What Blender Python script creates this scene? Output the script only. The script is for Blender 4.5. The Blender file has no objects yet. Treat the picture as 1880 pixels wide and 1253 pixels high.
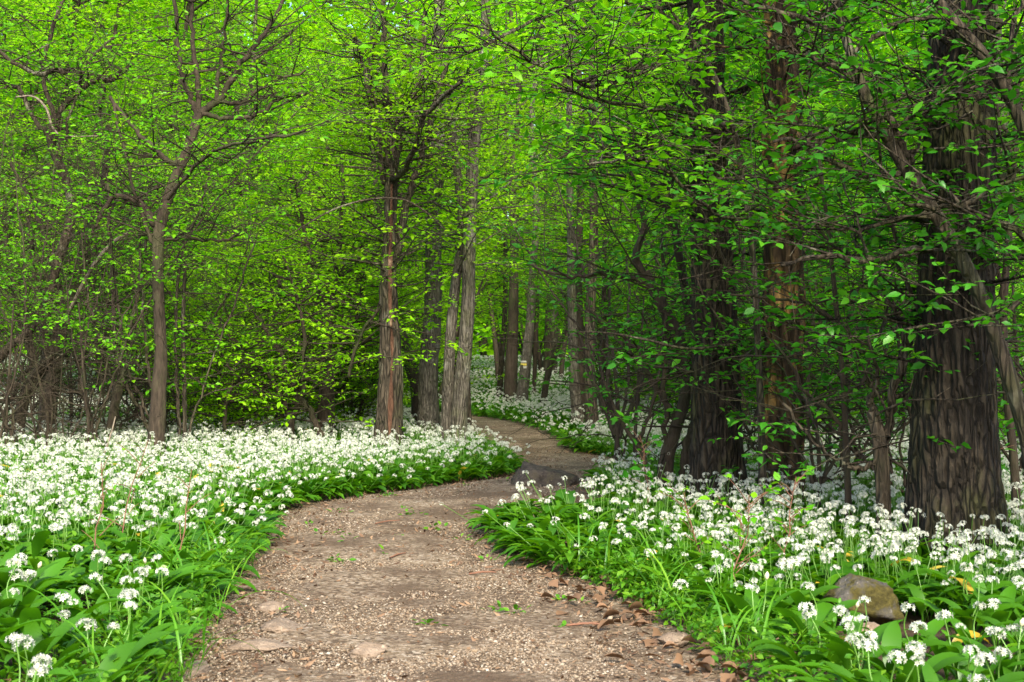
import bpy, math, random
import numpy as np
from mathutils import Vector

# ------------------------------------------------------------------ camera, sky, sun, exposure
R = math.radians
F, H, HY, CX = 2611.0, 0.75, 655.0, 940.0        # focal length (px of the 1880 wide photo), eye height, horizon row, centre column
scene = bpy.context.scene
COL = scene.collection
cam_d = bpy.data.cameras.new("camera")
cam = bpy.data.objects.new("camera", cam_d)
COL.objects.link(cam)
cam.location = (0, 0, H)
cam.rotation_euler = (R(90), 0, 0)
cam_d.sensor_width = 36
cam_d.lens = 36 * F / 1880
cam_d.shift_y = (HY - 626.5) / 1880
cam_d.clip_start, cam_d.clip_end = 0.05, 600
cam_d.dof.use_dof = True
cam_d.dof.focus_distance = 7.5
cam_d.dof.aperture_fstop = 14
scene.camera = cam

SUN = Vector((0.12, -0.76, 0.62)).normalized()
DS = 0.82                                           # the flowers hide the lowest part of every trunk: trees stand a little nearer than their visible foot suggests     # towards the sun
world = bpy.data.worlds.new("World")
scene.world = world
world.use_nodes = True
nt = world.node_tree
sky = nt.nodes.new("ShaderNodeTexSky")
sky.sky_type = 'NISHITA'
sky.sun_disc = False
sky.sun_elevation = math.asin(SUN.z)
sky.sun_rotation = math.atan2(SUN.x, SUN.y)
sky.air_density, sky.dust_density, sky.ozone_density = 1.0, 3.0, 1.0
bg = nt.nodes["Background"]
bg.inputs[1].default_value = 0.15
nt.links.new(sky.outputs[0], bg.inputs[0])
sun_d = bpy.data.lights.new("sun", 'SUN')
sun_d.energy, sun_d.angle, sun_d.color = 2.5, R(9), (1.0, 0.93, 0.76)
sun = bpy.data.objects.new("sun", sun_d)
COL.objects.link(sun)
sun.location = (0, 0, 30)
sun.rotation_euler = SUN.to_track_quat('Z', 'Y').to_euler()
scene.view_settings.view_transform = 'Standard'
scene.view_settings.look = 'None'
scene.view_settings.exposure = 1.66
scene.view_settings.gamma = 1
scene.render.engine = 'CYCLES'
cy = scene.cycles
cy.max_bounces, cy.diffuse_bounces, cy.glossy_bounces, cy.transmission_bounces, cy.transparent_max_bounces = 9, 7, 2, 4, 4
cy.sample_clamp_indirect = 4.0
cy.caustics_reflective = cy.caustics_refractive = False
cy.use_denoising = True
try:
    cy.denoiser = 'OPENIMAGEDENOISE'
    cy.denoising_prefilter = 'ACCURATE'
except Exception:
    pass

# ------------------------------------------------------------------ small helpers
def tag(o, label=None, cat=None, group=None, kind=None):
    for k, v in (("label", label), ("category", cat), ("group", group), ("kind", kind)):
        if v:
            o[k] = v
    return o

def empty(name, loc, rz=0.0):
    o = bpy.data.objects.new(name, None)
    o.empty_display_size = 0.1
    o.location = loc
    o.rotation_euler = (0, 0, rz)
    COL.objects.link(o)
    return o

def link(name, me, parent=None):
    o = bpy.data.objects.new(name, me)
    COL.objects.link(o)
    if parent:
        o.parent = parent
    return o

def copy_tree(o, parent=None):
    c = o.copy()
    COL.objects.link(c)
    c.parent = parent
    for ch in KIDS.get(o.name, ()):  # children recorded when built
        copy_tree(ch, c)
    return c

KIDS = {}
def kid(name, me, parent):
    o = link(name, me, parent)
    KIDS.setdefault(parent.name, []).append(o)
    return o

def mesh(name, V, faces, mats, smooth=True, idx=None):
    """V (n,3); faces: list of (m,k) int arrays."""
    V = np.asarray(V, dtype=np.float32)
    me = bpy.data.meshes.new(name)
    me.vertices.add(len(V))
    me.vertices.foreach_set("co", V.ravel())
    faces = [np.asarray(f, dtype=np.int32) for f in faces if len(f)]
    loops = np.concatenate([f.ravel() for f in faces])
    tot = np.concatenate([np.full(len(f), f.shape[1], np.int32) for f in faces])
    me.loops.add(len(loops))
    me.loops.foreach_set("vertex_index", loops)
    me.polygons.add(len(tot))
    start = np.concatenate([[0], np.cumsum(tot)[:-1]]).astype(np.int32)
    me.polygons.foreach_set("loop_start", start)
    if smooth:
        me.polygons.foreach_set("use_smooth", np.ones(len(tot), dtype=bool))
    for m in (mats if isinstance(mats, (list, tuple)) else [mats]):
        me.materials.append(m)
    if idx is not None:
        me.polygons.foreach_set("material_index", np.asarray(idx, dtype=np.int32))
    me.update(calc_edges=True)
    return me

class Soup:
    """collects arrays of vertices and faces that become ONE mesh"""
    def __init__(s):
        s.v, s.f, s.i, s.n = [], {3: [], 4: []}, {3: [], 4: []}, 0
    def add(s, V, faces, mi=0):
        s.v.append(np.asarray(V, dtype=np.float32).reshape(-1, 3))
        for f in faces:
            f = np.asarray(f)
            if len(f):
                s.f[f.shape[1]].append(f + s.n)
                s.i[f.shape[1]].append(np.full(len(f), mi))
        s.n += len(s.v[-1])
    def many(s, T, faces, pos, ax, ay, az, mi=0):
        """template T (k,3) placed n times with axis vectors ax, ay, az (n,3)"""
        T = np.asarray(T, dtype=np.float32)
        n, k = len(pos), len(T)
        if not n:
            return
        V = pos[:, None, :] + T[None, :, 0:1] * ax[:, None, :] + T[None, :, 1:2] * ay[:, None, :] + T[None, :, 2:3] * az[:, None, :]
        off = (np.arange(n) * k)[:, None, None]
        s.add(V.reshape(-1, 3), [(np.asarray(f)[None] + off).reshape(-1, np.asarray(f).shape[1]) for f in faces if len(f)], mi)
    def build(s, name, mats, smooth=True):
        fs, ix = [], []
        for k in (3, 4):
            if s.f[k]:
                fs.append(np.concatenate(s.f[k]))
                ix.append(np.concatenate(s.i[k]))
        return mesh(name, np.concatenate(s.v), fs, mats, smooth, np.concatenate(ix))

def hash3(i, j, k):
    h = (i * 374761393 + j * 668265263 + k * 1440662683) & 0xffffffff
    h = ((h ^ (h >> 13)) * 1274126177) & 0xffffffff
    return ((h ^ (h >> 16)) & 0xffff) / 65535.0

def vnoise(p):
    p = np.asarray(p, dtype=np.float64)
    i = np.floor(p).astype(np.int64)
    f = p - i
    f = f * f * (3 - 2 * f)
    out = 0
    for a in (0, 1):
        for b in (0, 1):
            for c in (0, 1):
                w = (f[..., 0] if a else 1 - f[..., 0]) * (f[..., 1] if b else 1 - f[..., 1]) * (f[..., 2] if c else 1 - f[..., 2])
                out = out + w * hash3(i[..., 0] + a, i[..., 1] + b, i[..., 2] + c)
    return out

def catmull(pts, k):
    P_ = np.asarray(pts, dtype=float)
    Q = np.vstack([2 * P_[0] - P_[1], P_, 2 * P_[-1] - P_[-2]])
    out = []
    for a in range(1, len(Q) - 2):
        for t in np.arange(k) / k:
            p0, p1, p2, p3 = Q[a - 1], Q[a], Q[a + 1], Q[a + 2]
            out.append(0.5 * (2 * p1 + (p2 - p0) * t + (2 * p0 - 5 * p1 + 4 * p2 - p3) * t * t + (3 * p1 - p0 - 3 * p2 + p3) * t ** 3))
    out.append(Q[-2])
    return np.array(out)

def tube(pts, rad, n, cap=False):
    P_ = np.asarray(pts, dtype=float)
    m = len(P_)
    T = np.gradient(P_, axis=0)
    T /= np.linalg.norm(T, axis=1)[:, None] + 1e-9
    ref = np.array([0.0, 1.0, 0.0]) if abs(T[:, 1]).mean() < 0.6 else np.array([0.0, 0.0, 1.0])
    S = np.cross(T, ref)
    S /= np.linalg.norm(S, axis=1)[:, None] + 1e-9
    B = np.cross(S, T)
    a = np.arange(n) * 2 * math.pi / n
    rad = np.asarray(rad, dtype=float)
    if rad.ndim == 1:
        rad = np.repeat(rad[:, None], n, 1)
    V = P_[:, None] + rad[:, :, None] * (np.cos(a)[None, :, None] * S[:, None] + np.sin(a)[None, :, None] * B[:, None])
    i = np.arange(m - 1)[:, None] * n
    j = np.arange(n)[None]
    j2 = (j + 1) % n
    Fq = np.stack([i + j, i + j2, i + n + j2, i + n + j], -1).reshape(-1, 4)
    fs = [Fq]
    V = V.reshape(-1, 3)
    if cap:
        V = np.vstack([V, P_[-1]])
        e = (m - 1) * n
        fs.append(np.stack([e + np.arange(n), e + (np.arange(n) + 1) % n, np.full(n, m * n)], -1))
    return V, fs

def P(px, py, d):
    return Vector(((px - CX) / F * d, d, H + (HY - py) / F * d))

# ------------------------------------------------------------------ materials
def mat(name):
    m = bpy.data.materials.new(name)
    m.use_nodes = True
    t = m.node_tree
    t.nodes.clear()
    return m, t, t.nodes.new("ShaderNodeOutputMaterial")

def N(t, kind, **kw):
    n = t.nodes.new(kind)
    for k, v in kw.items():
        if hasattr(n, k):
            setattr(n, k, v)
        else:
            n.inputs[k].default_value = v
    return n

def ramp(t, fac, stops):
    r = t.nodes.new("ShaderNodeValToRGB")
    e = r.color_ramp.elements
    while len(e) < len(stops):
        e.new(0.5)
    for q, (p, c) in zip(e, stops):
        q.position = p
        q.color = (*c, 1)
    t.links.new(fac, r.inputs[0])
    return r.outputs[0]

def mix(t, fac, a, b, mode='MIX'):
    m = t.nodes.new("ShaderNodeMix")
    m.data_type = 'RGBA'
    m.blend_type = mode
    for s, v in ((0, fac), (6, a), (7, b)):
        if isinstance(v, (int, float)):
            m.inputs[s].default_value = v
        elif isinstance(v, tuple):
            m.inputs[s].default_value = (*v, 1)
        else:
            t.links.new(v, m.inputs[s])
    return m.outputs[2]

def coords(t, scale=(1, 1, 1)):
    c = t.nodes.new("ShaderNodeTexCoord")
    m = t.nodes.new("ShaderNodeMapping")
    m.inputs["Scale"].default_value = scale
    t.links.new(c.outputs["Object"], m.inputs[0])
    return m.outputs[0]

def noise(t, vec, scale, detail=4, rough=0.55):
    n = N(t, "ShaderNodeTexNoise", Scale=scale, Detail=detail, Roughness=rough)
    t.links.new(vec, n.inputs["Vector"])
    return n.outputs[0]

def leaf_mat(name, c1, c2, c3, trans=0.5, gloss=0.08, rough=0.4, tcol=(1.25, 1.15, 0.45)):
    m, t, out = mat(name)
    g = t.nodes.new("ShaderNodeNewGeometry")
    oi = t.nodes.new("ShaderNodeObjectInfo")
    base = ramp(t, g.outputs["Random Per Island"], [(0.0, c1), (0.55, c2), (1.0, c3)])
    hs = t.nodes.new("ShaderNodeHueSaturation")
    mr = N(t, "ShaderNodeMapRange")
    mr.inputs[3].default_value, mr.inputs[4].default_value = 0.8, 1.2
    t.links.new(oi.outputs["Random"], mr.inputs[0])
    t.links.new(mr.outputs[0], hs.inputs["Value"])
    t.links.new(base, hs.inputs["Color"])
    col = hs.outputs[0]
    d = t.nodes.new("ShaderNodeBsdfDiffuse")
    tr = t.nodes.new("ShaderNodeBsdfTranslucent")
    t.links.new(col, d.inputs[0])
    t.links.new(mix(t, 1.0, col, tcol, 'MULTIPLY'), tr.inputs[0])
    a = t.nodes.new("ShaderNodeMixShader")
    a.inputs[0].default_value = trans
    t.links.new(d.outputs[0], a.inputs[1])
    t.links.new(tr.outputs[0], a.inputs[2])
    gl = N(t, "ShaderNodeBsdfGlossy", Roughness=rough)
    gl.inputs[0].default_value = (0.9, 0.95, 0.9, 1)
    b = t.nodes.new("ShaderNodeMixShader")
    b.inputs[0].default_value = gloss
    t.links.new(a.outputs[0], b.inputs[1])
    t.links.new(gl.outputs[0], b.inputs[2])
    t.links.new(b.outputs[0], out.inputs[0])
    return m

def solid_mat(name, build, rough=0.9, spec=0.2, bump=None, bump_d=0.01):
    m, t, out = mat(name)
    p = N(t, "ShaderNodeBsdfPrincipled", Roughness=rough)
    p.inputs["Specular IOR Level"].default_value = spec
    c, h = build(t)
    if isinstance(c, tuple):
        p.inputs["Base Color"].default_value = (*c, 1)
    else:
        t.links.new(c, p.inputs["Base Color"])
    if h is not None:
        b = N(t, "ShaderNodeBump", Strength=0.8, Distance=bump_d)
        t.links.new(h, b.inputs["Height"])
        t.links.new(b.outputs[0], p.inputs["Normal"])
    t.links.new(p.outputs[0], out.inputs[0])
    return m

def bark(dark, light, patch=None, moss=None, sc=9.0, stretch=0.22, patch_pos=(0.55, 0.66), crack=0, crack_soft=.55):
    def f(t):
        v = coords(t, (1, 1, stretch))
        n1 = noise(t, v, sc, 6, 0.65)
        n2 = noise(t, v, sc * 5, 4, 0.6)
        c = ramp(t, n1, [(0.32, dark), (0.68, light)])
        c = mix(t, 0.5, c, ramp(t, n2, [(0.3, tuple(x * 0.45 for x in dark)), (0.7, tuple(min(1, x * 1.25) for x in light))]))
        if patch:
            n3 = noise(t, coords(t, (1, 1, 0.6)), 5.5, 5, 0.6)
            c = mix(t, ramp(t, n3, [(patch_pos[0], (0, 0, 0)), (patch_pos[1], (1, 1, 1))]), c, patch)
        if moss:
            n4 = noise(t, coords(t, (1, 1, 0.5)), 3.0, 6, 0.7)
            c = mix(t, ramp(t, n4, [(0.48, (0, 0, 0)), (0.64, (0.8, 0.8, 0.8))]), c, moss)
        h = mix(t, 0.5, n1, n2)
        if crack:
            w = t.nodes.new("ShaderNodeVectorMath")
            w.operation = 'MULTIPLY_ADD'
            nz = N(t, "ShaderNodeTexNoise", Scale=7.0, Detail=3.0)
            t.links.new(v, nz.inputs["Vector"])
            t.links.new(nz.outputs["Color"], w.inputs[0])
            w.inputs[1].default_value = (.09, .09, .09)
            t.links.new(coords(t, (1, 1, .15)), w.inputs[2])
            vo = N(t, "ShaderNodeTexVoronoi", Scale=crack)
            vo.feature = 'DISTANCE_TO_EDGE'
            t.links.new(w.outputs[0], vo.inputs["Vector"])
            e = ramp(t, vo.outputs["Distance"], [(0.0, (0, 0, 0)), (0.22, (1, 1, 1))])
            c = mix(t, 1.0, c, mix(t, crack_soft, e, (1, 1, 1)), 'MULTIPLY')
            h = mix(t, 0.7, h, e)
        return c, h
    return f

M = {}
M['furrow'] = solid_mat("furrowed_bark", bark((0.009, 0.007, 0.005), (0.058, 0.046, 0.032), None, (0.05, 0.055, 0.016), 16, 0.3, crack=38, crack_soft=.4), bump_d=0.05)
M['dark'] = solid_mat("dark_bark", bark((0.012, 0.009, 0.006), (0.062, 0.047, 0.033), None, (0.045, 0.055, 0.02), 12, 0.25), bump_d=0.02)
M['grey'] = solid_mat("grey_bark", bark((0.035, 0.030, 0.024), (0.175, 0.155, 0.122), (0.27, 0.26, 0.215), (0.09, 0.10, 0.035), 14, 0.4, crack=45, crack_soft=.65), bump_d=0.02)
M['brown'] = solid_mat("brown_bark", bark((0.018, 0.014, 0.010), (0.098, 0.078, 0.054), (0.16, 0.15, 0.11), (0.06, 0.07, 0.024), 12, 0.3, crack=38), bump_d=0.025)
M['lichen'] = solid_mat("lichen_bark", bark((0.020, 0.015, 0.010), (0.09, 0.07, 0.048), (0.17, 0.16, 0.115), None, 20, 0.6, (.58, .68), crack=40), bump_d=0.01)
M['rotten'] = solid_mat("rotten_wood", bark((0.022, 0.015, 0.009), (0.10, 0.065, 0.033), (0.36, 0.22, 0.07), (0.018, 0.012, 0.008), 9, 0.3, (0.52, 0.62), crack=17, crack_soft=.3), bump_d=0.03)
M['redrot'] = solid_mat("bare_red_wood", bark((0.03, 0.013, 0.008), (0.13, 0.068, 0.042), (0.36, 0.25, 0.165), None, 20, 0.3, (0.58, 0.66)), bump_d=0.02)
M['deadwood'] = solid_mat("weathered_deadwood", bark((0.07, 0.055, 0.04), (0.27, 0.225, 0.175), None, None, 12, 1.0), bump_d=0.006)
M['log'] = solid_mat("fallen_log_bark", bark((0.10, 0.05, 0.03), (0.30, 0.17, 0.11), (0.13, 0.13, 0.05), None, 8, 1.0), bump_d=0.01)
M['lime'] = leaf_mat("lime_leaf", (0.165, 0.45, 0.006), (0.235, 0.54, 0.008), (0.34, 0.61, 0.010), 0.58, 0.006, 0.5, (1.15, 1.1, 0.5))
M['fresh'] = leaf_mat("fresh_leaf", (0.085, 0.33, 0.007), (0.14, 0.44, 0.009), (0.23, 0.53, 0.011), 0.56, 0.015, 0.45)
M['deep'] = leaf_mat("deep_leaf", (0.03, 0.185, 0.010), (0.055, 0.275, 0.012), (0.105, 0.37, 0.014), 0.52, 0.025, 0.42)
M['garlic'] = leaf_mat("garlic_leaf", (0.03, 0.125, 0.004), (0.055, 0.19, 0.005), (0.11, 0.285, 0.007), 0.47, 0.03, 0.42)
M['yellow'] = leaf_mat("yellow_leaf", (0.50, 0.36, 0.03), (0.58, 0.42, 0.04), (0.6, 0.48, 0.07), 0.4, 0.05)
M['petal'] = leaf_mat("white_petal", (0.48, 0.51, 0.40), (0.60, 0.62, 0.54), (0.68, 0.69, 0.63), 0.3, 0.02, 0.5, (1, 1, 0.95))
M['stalk'] = leaf_mat("green_stalk", (0.09, 0.21, 0.03), (0.12, 0.26, 0.04), (0.16, 0.30, 0.06), 0.2, 0.05)
M['grass'] = leaf_mat("grass_blade", (0.05, 0.19, 0.007), (0.09, 0.27, 0.01), (0.16, 0.33, 0.015), 0.45, 0.03)
M['dry'] = leaf_mat("dry_leaf", (0.07, 0.036, 0.02), (0.17, 0.095, 0.052), (0.30, 0.195, 0.115), 0.15, 0.03, 0.6, (1, 0.8, 0.6))
M['weed'] = solid_mat("reddish_stem", lambda t: ((0.17, 0.085, 0.055), None))
M['bud'] = leaf_mat("flower_bud", (0.6, 0.6, 0.38), (0.66, 0.62, 0.42), (0.7, 0.66, 0.5), 0.3, 0.04, 0.5, (1, 1, 0.8))
M['paint_white'] = solid_mat("white_paint", lambda t: ((0.5, 0.48, 0.41), None))
M['paint_yellow'] = solid_mat("yellow_paint", lambda t: ((0.62, 0.50, 0.10), None))

def soil(t):
    v = coords(t)
    c = ramp(t, noise(t, v, 9, 8, 0.7), [(0.3, (0.022, 0.014, 0.009)), (0.55, (0.07, 0.045, 0.028)), (0.75, (0.15, 0.10, 0.065))])
    return c, noise(t, v, 40, 6, 0.7)
M['soil'] = solid_mat("woodland_soil", soil, bump_d=0.02)

def path_col(t):
    v = coords(t)
    big = noise(t, v, 1.3, 5, 0.6)
    vor = N(t, "ShaderNodeTexVoronoi", Scale=85.0)
    t.links.new(v, vor.inputs["Vector"])
    sep = t.nodes.new("ShaderNodeSeparateColor")
    t.links.new(vor.outputs["Color"], sep.inputs[0])
    peb = ramp(t, sep.outputs[0], [(0.0, (0.06, 0.042, 0.028)), (0.35, (0.16, 0.115, 0.074)), (0.7, (0.26, 0.197, 0.135)), (1.0, (0.37, 0.31, 0.24))])
    dirt = ramp(t, noise(t, v, 60, 6, 0.75), [(0.3, (0.036, 0.023, 0.014)), (0.7, (0.155, 0.106, 0.069))])
    fac = ramp(t, noise(t, v, 2.6, 7, 0.68), [(0.40, (0.15, 0.15, 0.15)), (0.60, (0.95, 0.95, 0.95))])
    c = mix(t, fac, dirt, peb)
    c = mix(t, 0.5, c, ramp(t, big, [(0.35, (0.62, 0.56, 0.52)), (0.65, (1, 1, 1))]), 'MULTIPLY')
    return c, mix(t, 0.5, vor.outputs["Distance"], noise(t, v, 130, 4, 0.7))
M['path'] = solid_mat("gravel_path", path_col, rough=0.95, bump_d=0.012)

def pebble_col(t):
    g = t.nodes.new("ShaderNodeNewGeometry")
    return ramp(t, g.outputs["Random Per Island"], [(0.0, (0.06, 0.04, 0.026)), (0.3, (0.16, 0.112, 0.073)), (0.6, (0.24, 0.182, 0.127)), (0.92, (0.29, 0.24, 0.183)), (1.0, (0.38, 0.34, 0.28))]), None
M['pebble'] = solid_mat("pebble", pebble_col, rough=0.85)

def rock_mat(name, a, b, moss, lo, hi):
    def f(t):
        v = coords(t)
        n = noise(t, v, 22, 8, 0.7)
        c = ramp(t, n, [(0.3, a), (0.7, b)])
        c = mix(t, ramp(t, noise(t, v, 60, 3, 0.5), [(0.62, (0, 0, 0)), (0.7, (0.6, 0.6, 0.6))]), c, tuple(min(1, x * 1.5) for x in b))
        if moss:
            mm = ramp(t, noise(t, v, 11, 7, 0.7), [(lo, (0, 0, 0)), (hi, (1, 1, 1))])
            c = mix(t, mm, c, ramp(t, noise(t, v, 90, 4, 0.6), [(0.3, tuple(x * 0.5 for x in moss)), (0.7, tuple(x * 1.5 for x in moss))]))
        return c, mix(t, 0.6, n, noise(t, v, 90, 5, 0.7))
    return solid_mat(name, f, rough=0.85, bump_d=0.012)
M['rock_dark'] = rock_mat("dark_rock", (0.012, 0.010, 0.008), (0.105, 0.086, 0.068), (0.05, 0.045, 0.02), 0.5, 0.7)
M['rock_moss'] = rock_mat("mossy_rock", (0.035, 0.031, 0.027), (0.165, 0.152, 0.138), (0.05, 0.042, 0.010), 0.40, 0.52)
M['slab'] = rock_mat("path_stone", (0.12, 0.085, 0.06), (0.26, 0.20, 0.15), None, 0, 1)

# ------------------------------------------------------------------ ground and path
LEFT = [(-0.62, 1.2), (-0.72, 2.4), (-0.78, 3.27), (-0.91, 4.3), (-0.95, 4.9), (-1.02, 5.9), (-1.10, 6.85), (-0.96, 7.4), (-0.70, 7.75), (-0.36, 8.25), (-0.04, 8.75), (0.04, 9.3), (-0.06, 10.3), (-0.28, 12.0), (-0.58, 14.0), (-1.0, 16.0), (-1.8, 18.0), (-3.4, 20.0)]
RIGHT = [(0.78, 1.2), (0.66, 2.4), (0.54, 3.27), (0.44, 3.9), (0.32, 4.5), (0.13, 4.98), (0.0, 5.36), (-0.10, 5.93), (-0.06, 6.4), (0.10, 6.75), (0.28, 7.2), (0.37, 7.8), (0.56, 8.5), (0.84, 9.2), (0.90, 9.8), (0.74, 10.6), (0.52, 11.2), (0.42, 12.0), (0.40, 13.4), (0.14, 15.0), (-0.3, 17.2), (-1.3, 19.5), (-3.2, 21.5)]
Lc, Rc = catmull(LEFT, 8), catmull(RIGHT, 8)

def resample(c, n):
    s = np.concatenate([[0], np.cumsum(np.linalg.norm(np.diff(c, axis=0), axis=1))])
    t = np.linspace(0, s[-1], n)
    return np.stack([np.interp(t, s, c[:, k]) for k in (0, 1)], 1)
POLY = np.vstack([Lc, Rc[::-1]])

def in_path(x, y):
    x, y = np.asarray(x), np.asarray(y)
    c = np.zeros(x.shape, bool)
    a, b = POLY, np.roll(POLY, -1, 0)
    for (x1, y1), (x2, y2) in zip(a, b):
        if y1 != y2:
            c ^= ((y1 > y) != (y2 > y)) & (x < (x2 - x1) * (y - y1) / (y2 - y1) + x1)
    return c

def edge_dist(x, y):
    """distance to the nearer path edge, and the unit vector towards it"""
    p = np.stack([x, y], -1)
    best = np.full(len(p), 1e9)
    vec = np.zeros((len(p), 2))
    for c in (Lc, Rc):
        for a, b in zip(c[:-1], c[1:]):
            ab = b - a
            t = np.clip(((p - a) @ ab) / (ab @ ab + 1e-12), 0, 1)
            dv = a + t[:, None] * ab - p
            dd = np.linalg.norm(dv, axis=1)
            k = dd < best
            best[k] = dd[k]
            vec[k] = dv[k]
    return best, vec / (best[:, None] + 1e-6)

def gz(x, y):
    x, y = np.asarray(x, float), np.asarray(y, float)
    z = 0.018 * np.sin(x * 1.1 + 0.6) * np.cos(y * 0.8) + 0.022 * np.clip(y - 20, 0, 45)
    z = z + 0.05 * np.clip(-x - 1.0, 0, 1.2) * np.clip((9 - y) / 6, 0, 1) + 0.02 * np.clip(x - 2, 0, 10) * np.clip((y - 6) / 8, 0, 1)
    return z

def build_ground():
    xs = np.unique(np.concatenate([np.linspace(-8, 8, 110), np.linspace(-40, 40, 81), np.linspace(-300, 300, 41)]))
    ys = np.unique(np.concatenate([np.linspace(0, 22, 130), np.linspace(-40, 60, 81), np.linspace(-200, 400, 41)]))
    X, Y = np.meshgrid(xs, ys)
    Z = gz(X, Y) - 0.004
    Z += 0.012 * (vnoise(np.stack([X * 3, Y * 3, X * 0], -1)) - 0.5)
    inp = in_path(X.ravel(), Y.ravel()).reshape(X.shape)
    Z -= np.where(inp, 0.02, 0)
    n, m = X.shape
    i = (np.arange(n - 1)[:, None] * m + np.arange(m - 1)[None])
    Fq = np.stack([i, i + 1, i + m + 1, i + m], -1).reshape(-1, 4)
    g = link("ground", mesh("ground", np.stack([X, Y, Z], -1).reshape(-1, 3), [Fq], M['soil']))
    tag(g, "dark brown woodland soil under the wild garlic", "ground", kind="structure")
    n, k = 220, 30
    A, B = resample(Lc, n), resample(Rc, n)
    u = np.linspace(0, 1, k)
    XY = A[:, None] * (1 - u)[None, :, None] + B[:, None] * u[None, :, None]
    d = (B - A)
    w = (u * 2 - 1)
    XY += (d / (np.linalg.norm(d, axis=1)[:, None]))[:, None] * (w * np.abs(w) ** 3)[None, :, None] * (0.10 + 0.10 * vnoise(np.stack([A[:, 1] * 6, A[:, 0] * 6, A[:, 0] * 0], -1)))[:, None, None]
    Z = gz(XY[..., 0], XY[..., 1]) + 0.010 * (1 - w ** 4)[None] + 0.012 * (vnoise(np.stack([XY[..., 0] * 7, XY[..., 1] * 7, XY[..., 0] * 0 + 3], -1)) - 0.5) + 0.002
    i = (np.arange(n - 1)[:, None] * k + np.arange(k - 1)[None])
    Fq = np.stack([i, i + 1, i + k + 1, i + k], -1).reshape(-1, 4)
    p = link("path", mesh("path", np.concatenate([XY, Z[..., None]], -1).reshape(-1, 3), [Fq], M['path']))
    tag(p, "winding brown gravel footpath between the flower beds", "path", kind="structure")
build_ground()

OCT = np.array([(1, 0, 0), (0, 1, 0), (-1, 0, 0), (0, -1, 0), (0, 0, .7), (0, 0, -.7)], float)
OCTF = np.array([(0, 1, 4), (1, 2, 4), (2, 3, 4), (3, 0, 4), (1, 0, 5), (2, 1, 5), (3, 2, 5), (0, 3, 5)])

def rot_axes(rng, n, tilt):
    a = rng.uniform(0, 2 * math.pi, n)
    az = np.stack([rng.normal(0, tilt, n), rng.normal(0, tilt, n), np.ones(n)], -1)
    az /= np.linalg.norm(az, axis=1)[:, None]
    ax = np.stack([np.cos(a), np.sin(a), np.zeros(n)], -1)
    ax -= (ax * az).sum(1)[:, None] * az
    ax /= np.linalg.norm(ax, axis=1)[:, None]
    return ax, np.cross(az, ax), az

def build_gravel():
    rng = np.random.default_rng(4)
    n = 330000
    y = 2.6 + 13 * rng.random(n) ** 1.9
    x = rng.uniform(-1.5, 1.0, n)
    k = in_path(x, y)
    x, y = x[k], y[k]
    dens = vnoise(np.stack([x * 2.4, y * 2.4, x * 0 + 9], -1)) * 0.7 + vnoise(np.stack([x * 7, y * 7, x * 0 + 2], -1)) * 0.3
    ed, _ = edge_dist(x, y)
    k = rng.random(len(x)) < np.clip((dens - 0.28) * 3.2, 0.08, 1) * np.clip(0.25 + ed * 3.5, 0, 1)
    x, y = x[k], y[k]
    n = len(x)
    ax, ay, az = rot_axes(rng, n, 0.35)
    s = np.clip(rng.lognormal(math.log(0.0027), 0.42, n), 0.002, 0.012)
    pos = np.stack([x, y, gz(x, y) + 0.011 + s * 0.05], -1)
    sp = Soup()
    sp.many(OCT, [OCTF], pos, ax * (s * rng.uniform(.8, 1.5, n))[:, None], ay * s[:, None], az * (s * rng.uniform(.5, .9, n))[:, None])
    o = link("gravel", sp.build("gravel", M['pebble'], False))
    tag(o, "loose pinkish brown gravel strewn over the path", "gravel", kind="stuff")
    # dry crumbs: bud scales, bits of leaf, twiglets
    n = 30000
    y = 2.6 + 9 * rng.random(n) ** 1.6
    x = rng.uniform(-1.6, 1.4, n)
    ed, _ = edge_dist(x, y)
    inp = in_path(x, y)
    k = (inp & (rng.random(n) < np.clip(0.9 - ed * 2.2, 0.13, 1))) | (~inp & (ed < 0.35))
    x, y = x[k], y[k]
    n = len(x)
    ax, ay, az = rot_axes(rng, n, 0.45)
    s = rng.uniform(0.004, 0.013, n)
    T = np.array([(0, -1, 0.1), (0.45, 0, -.15), (0, 1, 0.25), (-0.45, 0, 0.1)])
    pos = np.stack([x, y, gz(x, y) + 0.015], -1)
    sp = Soup()
    sp.many(T, [np.array([(0, 1, 2), (0, 2, 3)])], pos, ax * s[:, None], ay * (s * rng.uniform(.7, 1.8, n))[:, None], az * s[:, None])
    o = link("litter", sp.build("litter", M['dry']))
    tag(o, "brown crumbs of bud scales and leaf bits along the path", "leaf litter", kind="stuff")
build_gravel()

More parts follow.
